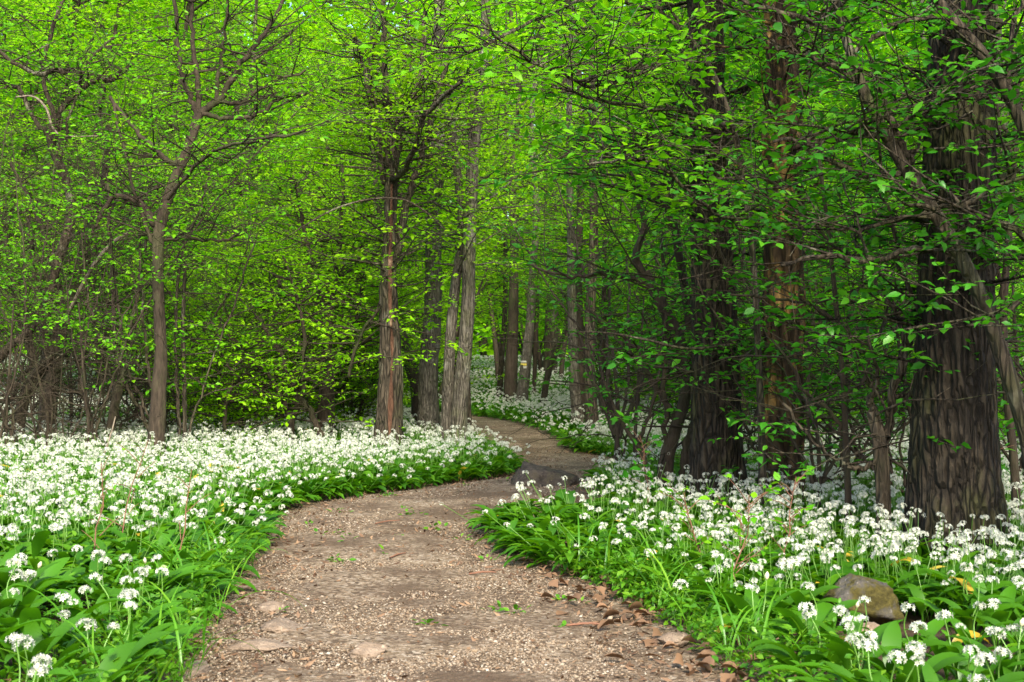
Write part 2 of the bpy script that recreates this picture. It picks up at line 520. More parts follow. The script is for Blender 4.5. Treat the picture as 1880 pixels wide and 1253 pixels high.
# ------------------------------------------------------------------ wild garlic
def garlic_leaf(L, W, a0, a1, nv, fold, pet=0.3, twist=0.0):
    """blade that rises from the origin towards +y: 3 verts across, nv steps along"""
    t = np.linspace(0, 1, nv + 1)
    ang = a0 + (a1 - a0) * t ** 1.3
    seg = L / nv
    y = np.concatenate([[0], np.cumsum(np.cos(ang[:-1]) * seg)])
    z = np.concatenate([[0], np.cumsum(np.sin(ang[:-1]) * seg)])
    b = np.clip((t - pet) / (1 - pet), 0, 1)
    w = 0.5 * W * np.where(t < pet, 0.10 + 0.05 * t, np.maximum(np.sin(math.pi * b ** 0.85) ** 0.8, 0.14 * (1 - b)))
    w[-1] = W * 0.01
    ny, nz = -np.sin(ang), np.cos(ang)
    V = []
    for k in range(nv + 1):
        wob = fold * w[k]
        tw = twist * t[k]
        for s in (-1, 0, 1):
            up = wob if s else 0
            xx, uu = s * w[k] * math.cos(tw), up + s * w[k] * math.sin(tw)
            V.append((xx, y[k] + ny[k] * uu, z[k] + nz[k] * uu))
    i = np.arange(nv)[:, None] * 3 + np.arange(2)[None]
    return np.array(V), [np.stack([i, i + 1, i + 4, i + 3], -1).reshape(-1, 4)]

def flower_head(rng, nf, rad, petal, lod):
    sp = Soup()
    g = math.pi * (3 - math.sqrt(5))
    for k in range(nf):
        if lod < 2 and rng.random() < .2:
            continue
        zz = 1 - (k + 0.5) / nf * 1.15
        a = k * g + rng.normal(0, .25)
        r = math.sqrt(max(0, 1 - zz * zz))
        d = np.array([r * math.cos(a), r * math.sin(a), zz]) + rng.normal(0, .12, 3)
        d /= np.linalg.norm(d)
        c = d * rad * rng.uniform(0.75, 1.05) * np.array([1, 1, 0.66])
        q = np.cross(d, [0.3, 0.2, 0.9] if abs(d[2]) < .9 else [1, 0, 0])
        q /= np.linalg.norm(q)
        r_ = np.cross(d, q)
        if lod < 2:
            V, f = tube([np.zeros(3), c], [0.0007, 0.0006], 3)
            if lod == 0:
                sp.add(V, f, 1)
        npet = 6 if lod < 2 else 4
        a0 = rng.uniform(0, 6)
        for j in range(npet):
            b = a0 + j * 2 * math.pi / npet
            e = math.cos(b) * q + math.sin(b) * r_
            s_ = -math.sin(b) * q + math.cos(b) * r_
            l, w = petal * rng.uniform(.85, 1.1), petal * (0.19 if lod < 2 else 0.26)
            V = [c, c + e * l * .5 + d * l * .33 + s_ * w, c + e * l + d * l * .36, c + e * l * .5 + d * l * .33 - s_ * w]
            sp.add(V, [[(0, 1, 2, 3)]], 0)
        if lod == 0:
            sp.add([c + q * .0016 + d * .002, c - q * .0008 + r_ * .0014 + d * .002, c - q * .0008 - r_ * .0014 + d * .002, c + d * .005], [[(0, 1, 3), (1, 2, 3), (2, 0, 3)]], 1)
    return sp

rg = np.random.default_rng(11)
NEAR_LEAF = []
for k in range(7):
    V, f = garlic_leaf(rg.uniform(.22, .30), rg.uniform(.048, .066), R(rg.uniform(66, 82)), R(rg.uniform(-45, 5)), 12, rg.uniform(.15, .4), .3, rg.uniform(-.5, .5))
    NEAR_LEAF.append((V, f))
LEAF_ME = [mesh("garlic_leaf", V, f, M['garlic']) for V, f in NEAR_LEAF]
YELLOW_ME = mesh("garlic_leaf", *garlic_leaf(.24, .045, R(62), R(-75), 12, .5, .25, .7), M['yellow'])
HEAD_ME = [flower_head(rg, n, r, p, 0).build("flower_head", [M['petal'], M['stalk']], False) for n, r, p in ((17, .026, .0135), (20, .028, .0135), (13, .023, .013), (10, .021, .0125))]
def bud_mesh():
    a = np.array([(0, 0, 0), (0, 0, .006), (.001, 0, .014), (.001, 0, .022), (.002, 0, .029)])
    V, f = tube(catmull(a, 3), np.interp(np.linspace(0, 1, 13), [0, .2, .5, .8, 1], [.002, .006, .0085, .005, .0006]), 10)
    return mesh("flower_bud", V, f, M['bud'])
BUD_ME = bud_mesh()
STALK_ME = []
for k in range(4):
    pts = catmull([(0, 0, 0), (rg.normal(0, .008), rg.normal(0, .008), .12), (rg.normal(0, .012), rg.normal(0, .012), .25), (0, 0, .36)], 4)
    V, f = tube(pts, np.linspace(.0024, .0015, len(pts)), 5)
    STALK_ME.append(mesh("flower_stalk", V, f, M['stalk']))

def scatter(rng, y0, y1, dens, margin):
    """random points of the ground, off the path, in front of the camera"""
    w = 0.36 * y1 + margin
    n = int((y1 - y0) * 2 * w * dens)
    x, y = rng.uniform(-w, w, n), rng.uniform(y0, y1, n)
    k = (np.abs(x) < 0.36 * y + margin) & ~in_path(x, y)
    return x[k], y[k]

rng = np.random.default_rng(21)
# plants close enough to be told apart: things of their own
NX, NY = scatter(rng, 1.75, 4.15, 135, 0.10)
ed, ev = edge_dist(NX, NY)
k = (ed > np.where((NX > 0) & (NY > 3.5), .15, .07)) & (rng.random(len(NX)) < np.where(NX < 0, .74, .75)) & ~((NX > 0) & (NY < 2.6))
NX, NY, ed, ev = NX[k], NY[k], ed[k], ev[k]
k = ~((np.abs(NX - .97) < .17) & (NY > 3.55) & (NY < 4.15))
NX, NY, ed, ev = NX[k], NY[k], ed[k], ev[k]
order = np.argsort(NY)[:285]
NX, NY, ed, ev = NX[order], NY[order], ed[order], ev[order]
NEAR_Y = float(NY.max())
print("near garlic", len(NX), "to", NEAR_Y)
prng = random.Random(5)
def garlic_plant(x, y, e, v, i):
    left = x < 0
    root = empty("wild_garlic", (x, y, float(gz(x, y)) - 0.005), prng.uniform(0, 6.28))
    yel = prng.random() < .03
    heads = 0
    rz0 = root.rotation_euler.z
    nl = prng.randint(3, 5)
    for q in range(nl):
        o = kid("leaf", YELLOW_ME if yel and q == 0 else LEAF_ME[prng.randrange(7)], root)
        if yel and q == 0:
            o["label"] = "withered yellow leaf"
        az = q * 6.28 / nl + prng.uniform(-.5, .5)
        if e < .25 and prng.random() < .6:
            az = math.atan2(v[1], v[0]) - math.pi / 2 - rz0 + prng.uniform(-.7, .7)
        o.rotation_euler = (prng.uniform(-.12, .25), 0, az)
        s = prng.uniform(.62, .92) if left else prng.uniform(.60, .86)
        o.scale = (s, s, s)
    fl = 0.62 if not left else 0.6
    if e > .10 and prng.random() < fl:
        for q in range(1 if prng.random() < .7 else 2):
            st = kid("flower_stalk", STALK_ME[prng.randrange(4)], root)
            tx, ty = prng.uniform(-.22, .22), prng.uniform(-.22, .22)
            s = prng.uniform(.36, .58)
            st.rotation_euler = (tx, ty, 0)
            st.scale = (1, 1, s)
            from mathutils import Euler
            top = Euler((tx, ty, 0)).to_matrix() @ Vector((0, 0, .36 * s))
            if prng.random() < .08:
                h = kid("flower_bud", BUD_ME, root)
            else:
                h = kid("flower_head", HEAD_ME[prng.choice((0, 0, 1, 1, 2, 3))], root)
            h.location = top
            h.rotation_euler = (tx + prng.uniform(-.25, .25), ty + prng.uniform(-.25, .25), prng.uniform(0, 6))
            s = prng.uniform(.48, .74)
            h.scale = (s, s, s)
            heads += 1
    side = "left of the path" if left else "beside the mossy boulder"
    if yel:
        tag(root, f"wild garlic plant with one withered yellow leaf, {side}", "wild garlic", f"wild garlic with a yellow leaf, {side}")
    elif heads:
        tag(root, f"nearby wild garlic plant with white starry flower head {side}", "wild garlic", f"flowering wild garlic close by, {side}")
    else:
        tag(root, f"nearby leafy wild garlic plant without open flower {side}", "wild garlic", f"flowerless wild garlic close by, {side}")
for i in range(len(NX)):
    garlic_plant(float(NX[i]), float(NY[i]), float(ed[i]), ev[i], i)

# the rest of the carpet: one object
def garlic_carpet():
    rng = np.random.default_rng(31)
    sp = Soup()
    for (y0, y1, dens, lod) in ((1.6, 6.0, 320, 0), (6.0, 12.0, 340, 1), (12.0, 22.0, 150, 2), (22.0, 48.0, 50, 3)):
        x, y = scatter(rng, y0, y1, dens, 1.2 if y1 < 15 else 1.6)
        e, v = edge_dist(x, y)
        k = (e > 0.03) & ~((x > 0) & (y > 3.5) & (y < 4.75) & (e < .13))
        k &= ~((np.abs(x - 1.0) < .17) & (y > 3.4) & (y < 4.15)) & ~((np.abs(x - .17) < .32) & (y > 6.5) & (y < 8.2))
        if lod == 0:
            k &= (y > NEAR_Y - .15) | (np.abs(x) > .36 * y + .06) & (y > 2.3)
        x, y, e, v = x[k], y[k], e[k], v[k]
        n = len(x)
        z = gz(x, y) - .004
        pos = np.stack([x, y, z], -1)
        size = .55 + rng.normal(0, .07, n)
        toward = np.arctan2(v[:, 1], v[:, 0]) - math.pi / 2
        tmpl = []
        r2 = np.random.default_rng(77 + lod)
        for q in range(6):
            nv = (8, 5, 4, 3)[lod]
            wide = (1, 1.05, 1.25, 1.8)[lod]
            tmpl.append(garlic_leaf(r2.uniform(.22, .29), r2.uniform(.046, .062) * wide, R(r2.uniform(62, 80)), R(r2.uniform(-55, 0)), nv, r2.uniform(.15, .4), .3, r2.uniform(-.4, .4)))
        nl = (4, 4, 3, 2)[lod]
        for q in range(nl):
            az = q * 2 * math.pi / nl + rng.uniform(0, 6.28, n)
            edge = (e < .22) & (rng.random(n) < .7)
            az = np.where(edge, toward + rng.normal(0, .6, n), az)
            s = size * rng.uniform(.75, 1.1, n) * np.where(y < 6, 1.22, 1.08)
            ti = rng.integers(0, 6, n)
            lean = np.where(edge, rng.uniform(-.55, .05, n), rng.uniform(-.25, .15, n))
            ax = np.stack([np.cos(az), np.sin(az), 0 * az], -1)
            ay0 = np.stack([-np.sin(az), np.cos(az), 0 * az], -1)
            az0 = np.array([0, 0, 1.0])[None]
            ay = ay0 * np.cos(lean)[:, None] + az0 * np.sin(lean)[:, None]
            az_ = az0 * np.cos(lean)[:, None] - ay0 * np.sin(lean)[:, None]
            for b in range(6):
                k = ti == b
                yl = k & (rng.random(n) < .008) & (y < 12)
                k &= ~yl
                for kk, mi in ((k, 0), (yl, 3)):
                    sp.many(tmpl[b][0], tmpl[b][1], pos[kk], ax[kk] * s[kk, None], ay[kk] * s[kk, None], az_[kk] * s[kk, None], mi)
        # flowers
        patch = vnoise(np.stack([x * .9, y * .55, x * 0 + 5], -1))
        pf = np.clip((e - .02) * 6.0, 0, 1) * np.clip(.12 + patch * 1.15, .18, .92)
        pf *= np.where(x < 0, np.clip((y - 4.1) * 1.1, .10, 1), np.clip((y - 3.2) * 1.1, .25, 1)) * np.where(y < 5.8, np.clip(.35 + e * 1.5, 0, 1), 1)
        k = rng.random(n) < pf
        fx = pos[k]
        m = len(fx)
        hgt = rng.uniform(.27, .39, m) * size[k] * np.clip(.60 + e[k] * 1.5, .6, 1)
        lean = rng.normal(0, .045, (m, 2)) - 0
        lean += (v[k] * np.clip(.34 - e[k], 0, 1)[:, None]) * .5
        top = fx + np.stack([lean[:, 0], lean[:, 1], hgt], -1)
        if lod < 2:
            d = top - fx
            L = np.linalg.norm(d, axis=1)[:, None]
            d = d / L
            ax = np.cross(d, [0, 1, 0])
            V, f = tube([(0, 0, 0), (0, 0, 1)], [1, .7], 3)
            sp.many(V, f, fx, ax * .0018, np.cross(d, ax) * .0018, d * L, 2)
        heads = [flower_head(r2, *((14, .026, .0135), (11, .027, .0155), (8, .028, .020), (5, .030, .030))[lod], (1, 1, 2, 2)[lod]) for q in range(4)]
        ti = rng.integers(0, 4, m)
        ax, ay, az = rot_axes(rng, m, .28)
        s = np.clip(rng.normal(.48, .12, m), .2, .78)
        for b in range(4):
            kk = ti == b
            hv = np.concatenate(heads[b].v)
            sp.many(hv, [np.concatenate(heads[b].f[q]) for q in (3, 4) if heads[b].f[q]], top[kk], ax[kk] * s[kk, None], ay[kk] * s[kk, None], az[kk] * s[kk, None], 1)
    o = link("wild_garlic_carpet", sp.build("wild_garlic_carpet", [M['garlic'], M['petal'], M['stalk'], M['yellow']], False))
    tag(o, "dense carpet of white flowering wild garlic over the whole forest floor", "wild garlic", kind="stuff")
    print("carpet verts", sp.n)
garlic_carpet()

# ------------------------------------------------------------------ trees
LEAF_HI = (np.array([(0, 0, 0), (0, .38, 0), (0, .72, -.03), (0, 1.05, -.13), (-.27, .36, .07), (-.21, .70, .03), (.27, .36, .07), (.21, .70, .03)]),
           [np.array([(0, 1, 4), (0, 6, 1), (2, 3, 5), (2, 7, 3)]), np.array([(1, 2, 5, 4), (1, 6, 7, 2)])])
LEAF_LO = (np.array([(0, 0, 0), (.29, .45, .04), (0, 1, -.06), (-.29, .45, .04)]), [np.array([(0, 1, 2, 3)])])

class Tree:
    def __init__(s, seed, base):
        s.r = random.Random(seed)
        s.g = np.random.default_rng(seed)
        s.base = Vector(base)
        s.trunks, s.limbs, s.lp, s.ld, s.ls = [], [], [], [], []
    def leaves_on(s, a, b, size, step, spread=0.9):
        """leaves along the twig from a to b"""
        d = b - a
        L = d.length
        n = max(2, int(L / step))
        t = (np.arange(n) + s.g.random(n) * .6) / n
        t = np.append(t, 1.0)
        n += 1
        dv = np.array(d / (L + 1e-9))
        side = np.cross(dv, [0, 0, 1.0])
        side /= np.linalg.norm(side) + 1e-6
        sg = np.where(np.arange(n) % 2, 1, -1)[:, None]
        D = dv[None] * .55 + side[None] * sg * spread + s.g.normal(0, .33, (n, 3)) + np.array([0, 0, -.12])
        D[-1] = dv + s.g.normal(0, .2, 3)
        s.lp.append(np.array(a)[None] + t[:, None] * np.array(d)[None] + s.g.normal(0, .006, (n, 3)))
        s.ld.append(D / np.linalg.norm(D, axis=1)[:, None])
        s.ls.append(size * s.g.uniform(.42, 1.22, n))
    def grow(s, a, d, L, r0, wob, up, droop=0.0, step=0.14):
        n = max(3, int(L / step))
        p, pts = Vector(a), [Vector(a)]
        d = Vector(d).normalized()
        for k in range(n):
            q = s.r
            d = (d + Vector((q.gauss(0, wob), q.gauss(0, wob), q.gauss(0, wob) + up - droop * k / n))).normalized()
            p = p + d * (L / n)
            pts.append(p.copy())
        rad = [max(.0016, r0 * (1 - .82 * k / n)) for k in range(n + 1)]
        return pts, rad
    def limb(s):
        s.limbs.append(Soup())
        return s.limbs[-1]
    def spray(s, sp, a, d, L, r0, size, step=.031, twig=(.12, .42), up=.02, droop=.05, bare=.12, tw_step=.11):
        """one leafy side branch: axis, twigs left and right in a flat plane, leaves on both"""
        q = s.r
        pts, rad = s.grow(a, d, L, r0, .10, up, droop)
        sp.add(*tube(pts, rad, 4))
        n = len(pts)
        sg = 1
        acc = 0.0
        for k in range(1, n):
            seg = pts[k] - pts[k - 1]
            t = k / (n - 1)
            if t < bare:
                continue
            for _ in range(max(1, int(round(seg.length / tw_step)))):
                sg = -sg
                tan = seg.normalized()
                side = tan.cross(Vector((0, 0, 1)))
                dv = tan * q.uniform(.5, 1.0) + side * sg * q.uniform(.6, 1.1) + Vector((0, 0, q.gauss(0.02, .22)))
                l = q.uniform(*twig) * (1.15 - .6 * t)
                e = pts[k - 1] + seg * q.random()
                b = e + dv.normalized() * l
                m = (e + b) * .5 + Vector((q.gauss(0, .02), q.gauss(0, .02), q.gauss(.012, .015))) * (l / .3)
                sp.add(*tube([e, m, b], [.0028, .0021, .0012], 3))
                s.leaves_on(m, b, size, step)
                s.leaves_on(e + (m - e) * .35, m, size, step * 1.5)
        s.leaves_on(pts[-2], pts[-1], size, step)
    def leafmesh(s, m, lod):
        p, d, sz = np.concatenate(s.lp), np.concatenate(s.ld), np.concatenate(s.ls)
        n = len(p)
        nn = np.stack([s.g.normal(0, .48, n), s.g.normal(-.12, .48, n), np.ones(n)], -1)
        nn -= (nn * d).sum(1)[:, None] * d
        nn /= np.linalg.norm(nn, axis=1)[:, None] + 1e-6
        sd = np.cross(d, nn)
        sp = Soup()
        T = LEAF_HI if lod else LEAF_LO
        w = s.g.uniform(.85, 1.2, n)
        sp.many(T[0], T[1], p - np.array(s.base)[None], sd * (sz * w)[:, None], d * sz[:, None], nn * (sz * s.g.uniform(.3, 1.6, n))[:, None])
        return sp.build("foliage", m, False), n
    def build(s, name, label, cat, group, bark_m, leaf_m, lod=1, limb_bark=None):
        root = empty(name, s.base)
        tag(root, label, cat, group)
        off = np.array(s.base, dtype=np.float32)
        for k, sp in enumerate(s.trunks):
            for v in sp.v:
                v -= off
            kid("trunk", sp.build("trunk", bark_m), root)
        for sp in s.limbs:
            if sp.n:
                for v in sp.v:
                    v -= off
                kid("limb", sp.build("limb", limb_bark or bark_m), root)
        n = 0
        if s.lp:
            me, n = s.leafmesh(leaf_m, lod)
            kid("foliage", me, root)
        s.n_leaves = n
        return root

def trunk_soup(pts, rad, sides, ring, furrow=0.0, ridge=22.0, lump=0.05, seed=0, cap=False, flare=True):
    """pts: list of points, rad: radii; resampled to a ring every `ring` metres, bark relief in the mesh"""
    A = np.hstack([np.array([tuple(p) for p in pts]), np.array(rad)[:, None]])
    C = catmull(A, 10)
    s = np.concatenate([[0], np.cumsum(np.linalg.norm(np.diff(C[:, :3], axis=0), axis=1))])
    n = max(4, int(s[-1] / ring))
    t = np.linspace(0, s[-1], n)
    Q = np.stack([np.interp(t, s, C[:, k]) for k in range(4)], 1)
    a = np.arange(sides) * 2 * math.pi / sides
    th, ss = np.meshgrid(a, t)
    r = np.repeat(Q[:, 3:4], sides, 1)
    low = vnoise(np.stack([np.cos(th) * 1.6 + seed, np.sin(th) * 1.6, ss * 1.7], -1)) - .5
    r = r * (1 + low * 2 * lump)
    if flare:
        root = np.clip(1 - ss / .45, 0, 1) ** 2
        r = r * (1 + root * (.25 * np.cos(th * 3 + seed) + .18 * np.cos(th * 5 + seed * 2)) * .6 + root * .12)
    if furrow:
        R0 = Q[:, 3:4]
        w = vnoise(np.stack([np.cos(th) * 3, np.sin(th) * 3, ss * 5 + seed], -1)) * 1.5
        base = np.stack([np.cos(th) * R0 * ridge + w, np.sin(th) * R0 * ridge + seed, ss * ridge * .26 + w], -1)
        v = vnoise(base)
        rid = 1 - np.abs(2 * v - 1)
        v2 = vnoise(base * np.array([2.1, 2.1, 5.0]) + 7.3)
        r = r - furrow * rid ** 3 + furrow * .6 * (v2 - .5)
    sp = Soup()
    sp.add(*tube(Q[:, :3], r, sides, cap))
    return sp, Q

def hero(name, label, cat, d, trunk, bark_m='brown', leaf_m='fresh', limbs=(), seed=1, top=None, sides=20, ring=.08, furrow=0.0, ridge=22, lump=.06,
         sprays=(0, 0, 0), spray_from=.35, leaf=.055, lod=1, group=None, crown=0, limb_bark=None, cap=False, limb_sprays=5.0, slen=(.5, 1.3), lean_to=None, extra=None, bare=4.5):
    """a tree laid out from what the photo shows: trunk [(x, y, half width)] at distance d; limbs [[(x, y, half width, dd)...]]"""
    d *= DS
    leaf *= .84
    slen = (slen[0] * .85, slen[1] * .88)
    limb_sprays *= 1.2
    pts = [P(x, y, d + (q[0] if q else 0)) for x, y, w, *q in trunk]
    rad = [w / F * d for x, y, w, *q in trunk]
    b = pts[0].copy()
    gzb = float(gz(b.x, b.y))
    b.z = gzb - .03
    pts[0] = b.copy()
    T = Tree(seed, b)
    q = T.r
    if top:
        tz = pts[-1]
        dirn = (pts[-1] - pts[-2]).normalized()
        dirn = (dirn * .5 + Vector((0, 0, 1))).normalized()
        k = 4
        h = max(.5, top - tz.z)
        for j in range(1, k + 1):
            pts.append(tz + dirn * h * j / k + Vector((q.gauss(0, .05), q.gauss(0, .05), 0)))
            rad.append(rad[len(trunk) - 1] * (1 - .75 * j / k))
    sp, Q = trunk_soup(pts, rad, sides, ring, furrow, ridge, lump, seed, cap)
    T.trunks.append(sp)
    lines = []
    for lm in limbs:
        lp = [P(x, y, d + (dd[0] if dd else 0)) for x, y, w, *dd in lm]
        lr = [w / F * d for x, y, w, *dd in lm]
        so = T.limb()
        C = catmull(np.hstack([np.array([tuple(p) for p in lp]), np.array(lr)[:, None]]), 6)
        wobble = T.g.normal(0, .006, (len(C), 3))
        C[:, :3] += wobble
        so.add(*tube(C[:, :3], C[:, 3], 8))
        lines.append((so, C))
    # leafy sprays along limbs
    for so, C in lines:
        L = np.linalg.norm(np.diff(C[:, :3], axis=0), axis=1).sum()
        n = int(L * limb_sprays * 1.75)
        for _ in range(n):
            k = int(len(C) * (spray_from + (1 - spray_from) * q.random())) - 1
            k = max(0, min(len(C) - 2, k))
            a = Vector(C[k, :3])
            az = q.uniform(0, 6.28)
            dv = Vector((math.cos(az), math.sin(az), q.uniform(-.15, .5)))
            if lean_to:
                dv += Vector(lean_to)
            T.spray(so, a, dv, q.uniform(*slen), min(.007, C[k, 3] * .6), leaf)
    for so, C in lines:
        L = np.linalg.norm(np.diff(C[:, :3], axis=0), axis=1).sum()
        for _ in range(int(L * bare)):
            k = max(1, min(len(C) - 2, int(len(C) * q.random())))
            az = q.uniform(0, 6.28)
            bp, br = T.grow(C[k, :3], (math.cos(az), math.sin(az), q.uniform(-.2, .9)), q.uniform(.3, 1.0), min(.006, C[k, 3] * .6), .16, .03, step=.09)
            so.add(*tube(bp, br, 4))
            for _ in range(3):
                kk = q.randrange(1, len(bp) - 1) if len(bp) > 2 else 1
                b2, r2 = T.grow(bp[kk], (bp[kk] - bp[kk - 1]).normalized() + Vector((q.gauss(0, .6), q.gauss(0, .6), q.gauss(.1, .5))), q.uniform(.12, .45), .0028, .14, .02, step=.09)
                so.add(*tube(b2, r2, 3))
    # sprays straight from the trunk: (count, z0, z1)
    cnt, z0, z1 = sprays
    if cnt:
        for j in range(cnt):
            so = T.limb()
            z = q.uniform(z0, z1)
            k = int(np.argmin(np.abs(Q[:, 2] - z)))
            az = q.uniform(0, 6.28)
            dv = Vector((math.cos(az), math.sin(az), q.uniform(-.1, .45)))
            if lean_to:
                dv += Vector(lean_to)
            T.spray(so, Vector(Q[k, :3]) , dv, q.uniform(*slen), .008, leaf)
    if crown:
        add_crown(T, Q, crown)
    if extra:
        extra(T)
    return T.build(name, label, cat, group, M[bark_m], M[leaf_m], lod, M[limb_bark] if limb_bark else None)

def add_crown(T, Q, n, leaf=.105, z0=.5, spread=2.6):
    """high crown on the upper trunk, mostly above the frame"""
    q = T.r
    zt = Q[-1, 2]
    for j in range(n):
        so = T.limb()
        z = zt * (z0 + (1 - z0) * (j + .5) / n)
        k = int(np.argmin(np.abs(Q[:, 2] - z)))
        az = j * 2.4 + q.uniform(-.4, .4)
        L = spread * q.uniform(.6, 1.1) * (1.15 - .5 * j / n)
        pts, rad = T.grow(Q[k, :3], (math.cos(az), math.sin(az), q.uniform(.25, .8)), L, .03, .07, .03, step=.3)
        so.add(*tube(pts, rad, 6))
        for k in range(2, len(pts)):
            for _ in range(2):
                a2 = q.uniform(0, 6.28)
                T.spray(so, pts[k], (math.cos(a2), math.sin(a2), q.uniform(-.1, .5)), q.uniform(.5, 1.1), .007, leaf, step=.085, tw_step=.2, twig=(.2, .5))

# ---- the two furrowed trunks and the rotten trunk on the right
hero("oak_tree", "massive old tree with deeply furrowed dark bark, thickest trunk in the wood", "tree", 6.3,
     [(1752, 985, 98), (1752, 930, 88), (1752, 800, 80), (1755, 650, 73), (1757, 500, 70), (1762, 300, 65), (1766, 100, 61), (1770, -250, 56)],
     'furrow', 'deep', seed=3, top=9, sides=220, ring=.018, furrow=.011, ridge=50, lump=.05, crown=3, sprays=(56, .7, 2.5), slen=(.4, .9), leaf=.06)
hero("furrowed_tree", "tall straight tree with ridged dark brown bark behind the crooked multi-stemmed shrub", "tree", 8.25,
     [(1318, 905, 58), (1316, 850, 50), (1315, 700, 46), (1312, 560, 42), (1305, 420, 38), (1300, 250, 36), (1296, 50, 34)],
     'furrow', 'deep', seed=4, top=9, sides=120, ring=.03, furrow=.011, ridge=48, lump=.05, crown=2, sprays=(40, 1.2, 3.2), slen=(.5, 1.1), leaf=.06)
hero("rotten_tree", "rotting tree trunk with ochre bare wood and dark cracks between two furrowed trees", "tree", 8.0,
     [(1440, 905, 48), (1438, 860, 43), (1438, 700, 40), (1440, 560, 40), (1441, 430, 40), (1438, 300, 38), (1436, 150, 36), (1434, -60, 33), (1430, -300, 28), (1428, -420, 18)],
     'rotten', 'deep', seed=5, sides=110, ring=.03, furrow=.03, ridge=13, lump=.12, cap=True, sprays=(54, 1.2, 3.2), slen=(.5, 1.1))

# ---- centre group along the left bed
hero("split_tree", "grey-brown tree with a strip of bare red wood down its trunk", "tree", 12.4,
     [(712, 824, 36), (714, 790, 27), (717, 720, 23), (716, 640, 21), (713, 560, 18), (714, 480, 15), (716, 420, 13), (718, 340, 12), (726, 280, 9), (735, 200, 8)],
     'brown', 'lime', seed=6, sides=48, ring=.05, furrow=.012, ridge=22, lump=.12, lod=1, leaf=.05,
     limbs=[[(722, 480, 8), (736, 440, 8), (745, 380, 7), (760, 330, 6), (785, 250, 6), (800, 180, 5), (830, 90, 4)],
            [(706, 340, 6), (700, 300, 6), (690, 240, 5), (678, 180, 5), (668, 130, 4), (650, 60, 3)],
            [(716, 330, 6), (708, 270, 5), (690, 190, 4), (680, 150, 4), (690, 60, 3)],
            [(722, 320, 8), (712, 230, 7), (708, 160, 6), (705, 60, 5), (700, -60, 4)],
            [(725, 300, 8), (742, 240, 7), (758, 180, 7), (775, 120, 6), (782, 20, 4)],
            [(718, 330, 7), (745, 310, 5, -.4), (780, 215, 4, -.8), (850, 150, 3, -1.2)]], limb_sprays=5, slen=(.5, 1.2), spray_from=.25, sprays=(60, 1.2, 3.0))
def wood_strip(root):
    tr = [(712, 824, 36), (714, 790, 27), (717, 720, 23), (716, 640, 21), (713, 560, 18), (714, 480, 15), (716, 420, 13), (718, 340, 12)]
    pts = [P(x, y, 12.4 * DS) for x, y, w in tr]
    A = np.hstack([np.array([tuple(p) for p in pts]), np.array([w / F * 12.4 * DS for x, y, w in tr])[:, None]])
    C = catmull(A, 16)[6:]
    n, k = len(C), 15
    zs = C[:, 2]
    g = np.random.default_rng(5)
    half = .55 * (.10 + .42 * vnoise(np.stack([zs * 3.1, zs * 0, zs * 0 + 3], -1)) + .22 * (vnoise(np.stack([zs * 15, zs * 0, zs * 0 + 8], -1)) - .5)) * np.clip((zs - zs[0]) * 4, .3, 1)
    mid = R(-78) + .22 * (vnoise(np.stack([zs * 2.2, zs * 0, zs * 0 + 11], -1)) - .5)
    u = np.linspace(-1, 1, k)
    a = mid[:, None] + np.maximum(half, .05)[:, None] * u[None]
    nz = vnoise(np.stack([np.cos(a) * 40, np.sin(a) * 40, np.repeat(zs[:, None], k, 1) * 9], -1))
    r = C[:, 3:4] * 1.14 + .012 * (nz - .5) - .02 * (np.abs(u)[None] > .95)
    V = np.stack([C[:, 0:1] + np.cos(a) * r, C[:, 1:2] + np.sin(a) * r, np.repeat(zs[:, None], k, 1)], -1).reshape(-1, 3) - np.array(root.location)[None]
    i = np.arange(n - 1)[:, None] * k + np.arange(k - 1)[None]
    o = kid("bare_wood", mesh("bare_wood", V, [np.stack([i, i + 1, i + k + 1, i + k], -1).reshape(-1, 4)], M['redrot']), root)
    o["label"] = "strip of bare reddish rotten wood"
wood_strip(bpy.data.objects["split_tree"])
hero("grey_tree", "straight grey-barked tree between the split trunk and the twin trunks", "tree", 14.6,
     [(788, 800, 24), (787, 760, 20), (786, 690, 18), (793, 600, 17), (796, 500, 16), (796, 420, 15), (802, 300, 14), (806, 150, 12), (806, 0, 10)],
     'grey', 'lime', seed=7, top=9, sides=40, ring=.06, furrow=.008, ridge=30, lod=1, crown=0, sprays=(80, 1.5, 4.0), leaf=.055)
def twin_extra(T):
    d = 13.3 * DS
    pts = [P(x, y, d - .05) for x, y in ((839, 808), (843, 760), (849, 690), (855, 620), (860, 540), (861, 460), (864, 390), (869, 280), (880, 180), (890, 60), (893, -120))]
    pts[0].z = -.03
    sp, Q = trunk_soup(pts, [w / F * d for w in (18, 15, 14, 13.5, 13, 12.5, 12, 11, 10, 9, 7)], 36, .06, .006, 34, .06, 8)
    T.trunks.append(sp)
    add_crown(T, np.vstack([Q, Q[-1:] + np.array([[0, 0, 3, 0]])]), 2)
hero("twin_tree", "pale grey tree with twin stems close together at the bend of the path", "tree", 13.3,
     [(818, 810, 14), (820, 770, 12), (823, 700, 11), (827, 620, 10.5), (833, 550, 10), (842, 480, 9), (849, 440, 8), (838, 300, 8), (820, 150, 6)],
     'grey', 'lime', seed=8, sides=36, ring=.06, furrow=.006, ridge=34, extra=twin_extra, sprays=(74, 1.4, 3.6), leaf=.055)
hero("thin_tree", "thin reddish-brown trunk right behind the twin grey stems", "tree", 15.2,
     [(859, 790, 8), (858, 740, 7), (857, 680, 6), (861, 600, 6), (866, 480, 5), (870, 350, 4)], 'brown', 'lime', seed=9, top=5, sides=14, sprays=(44, 1.6, 4.2))
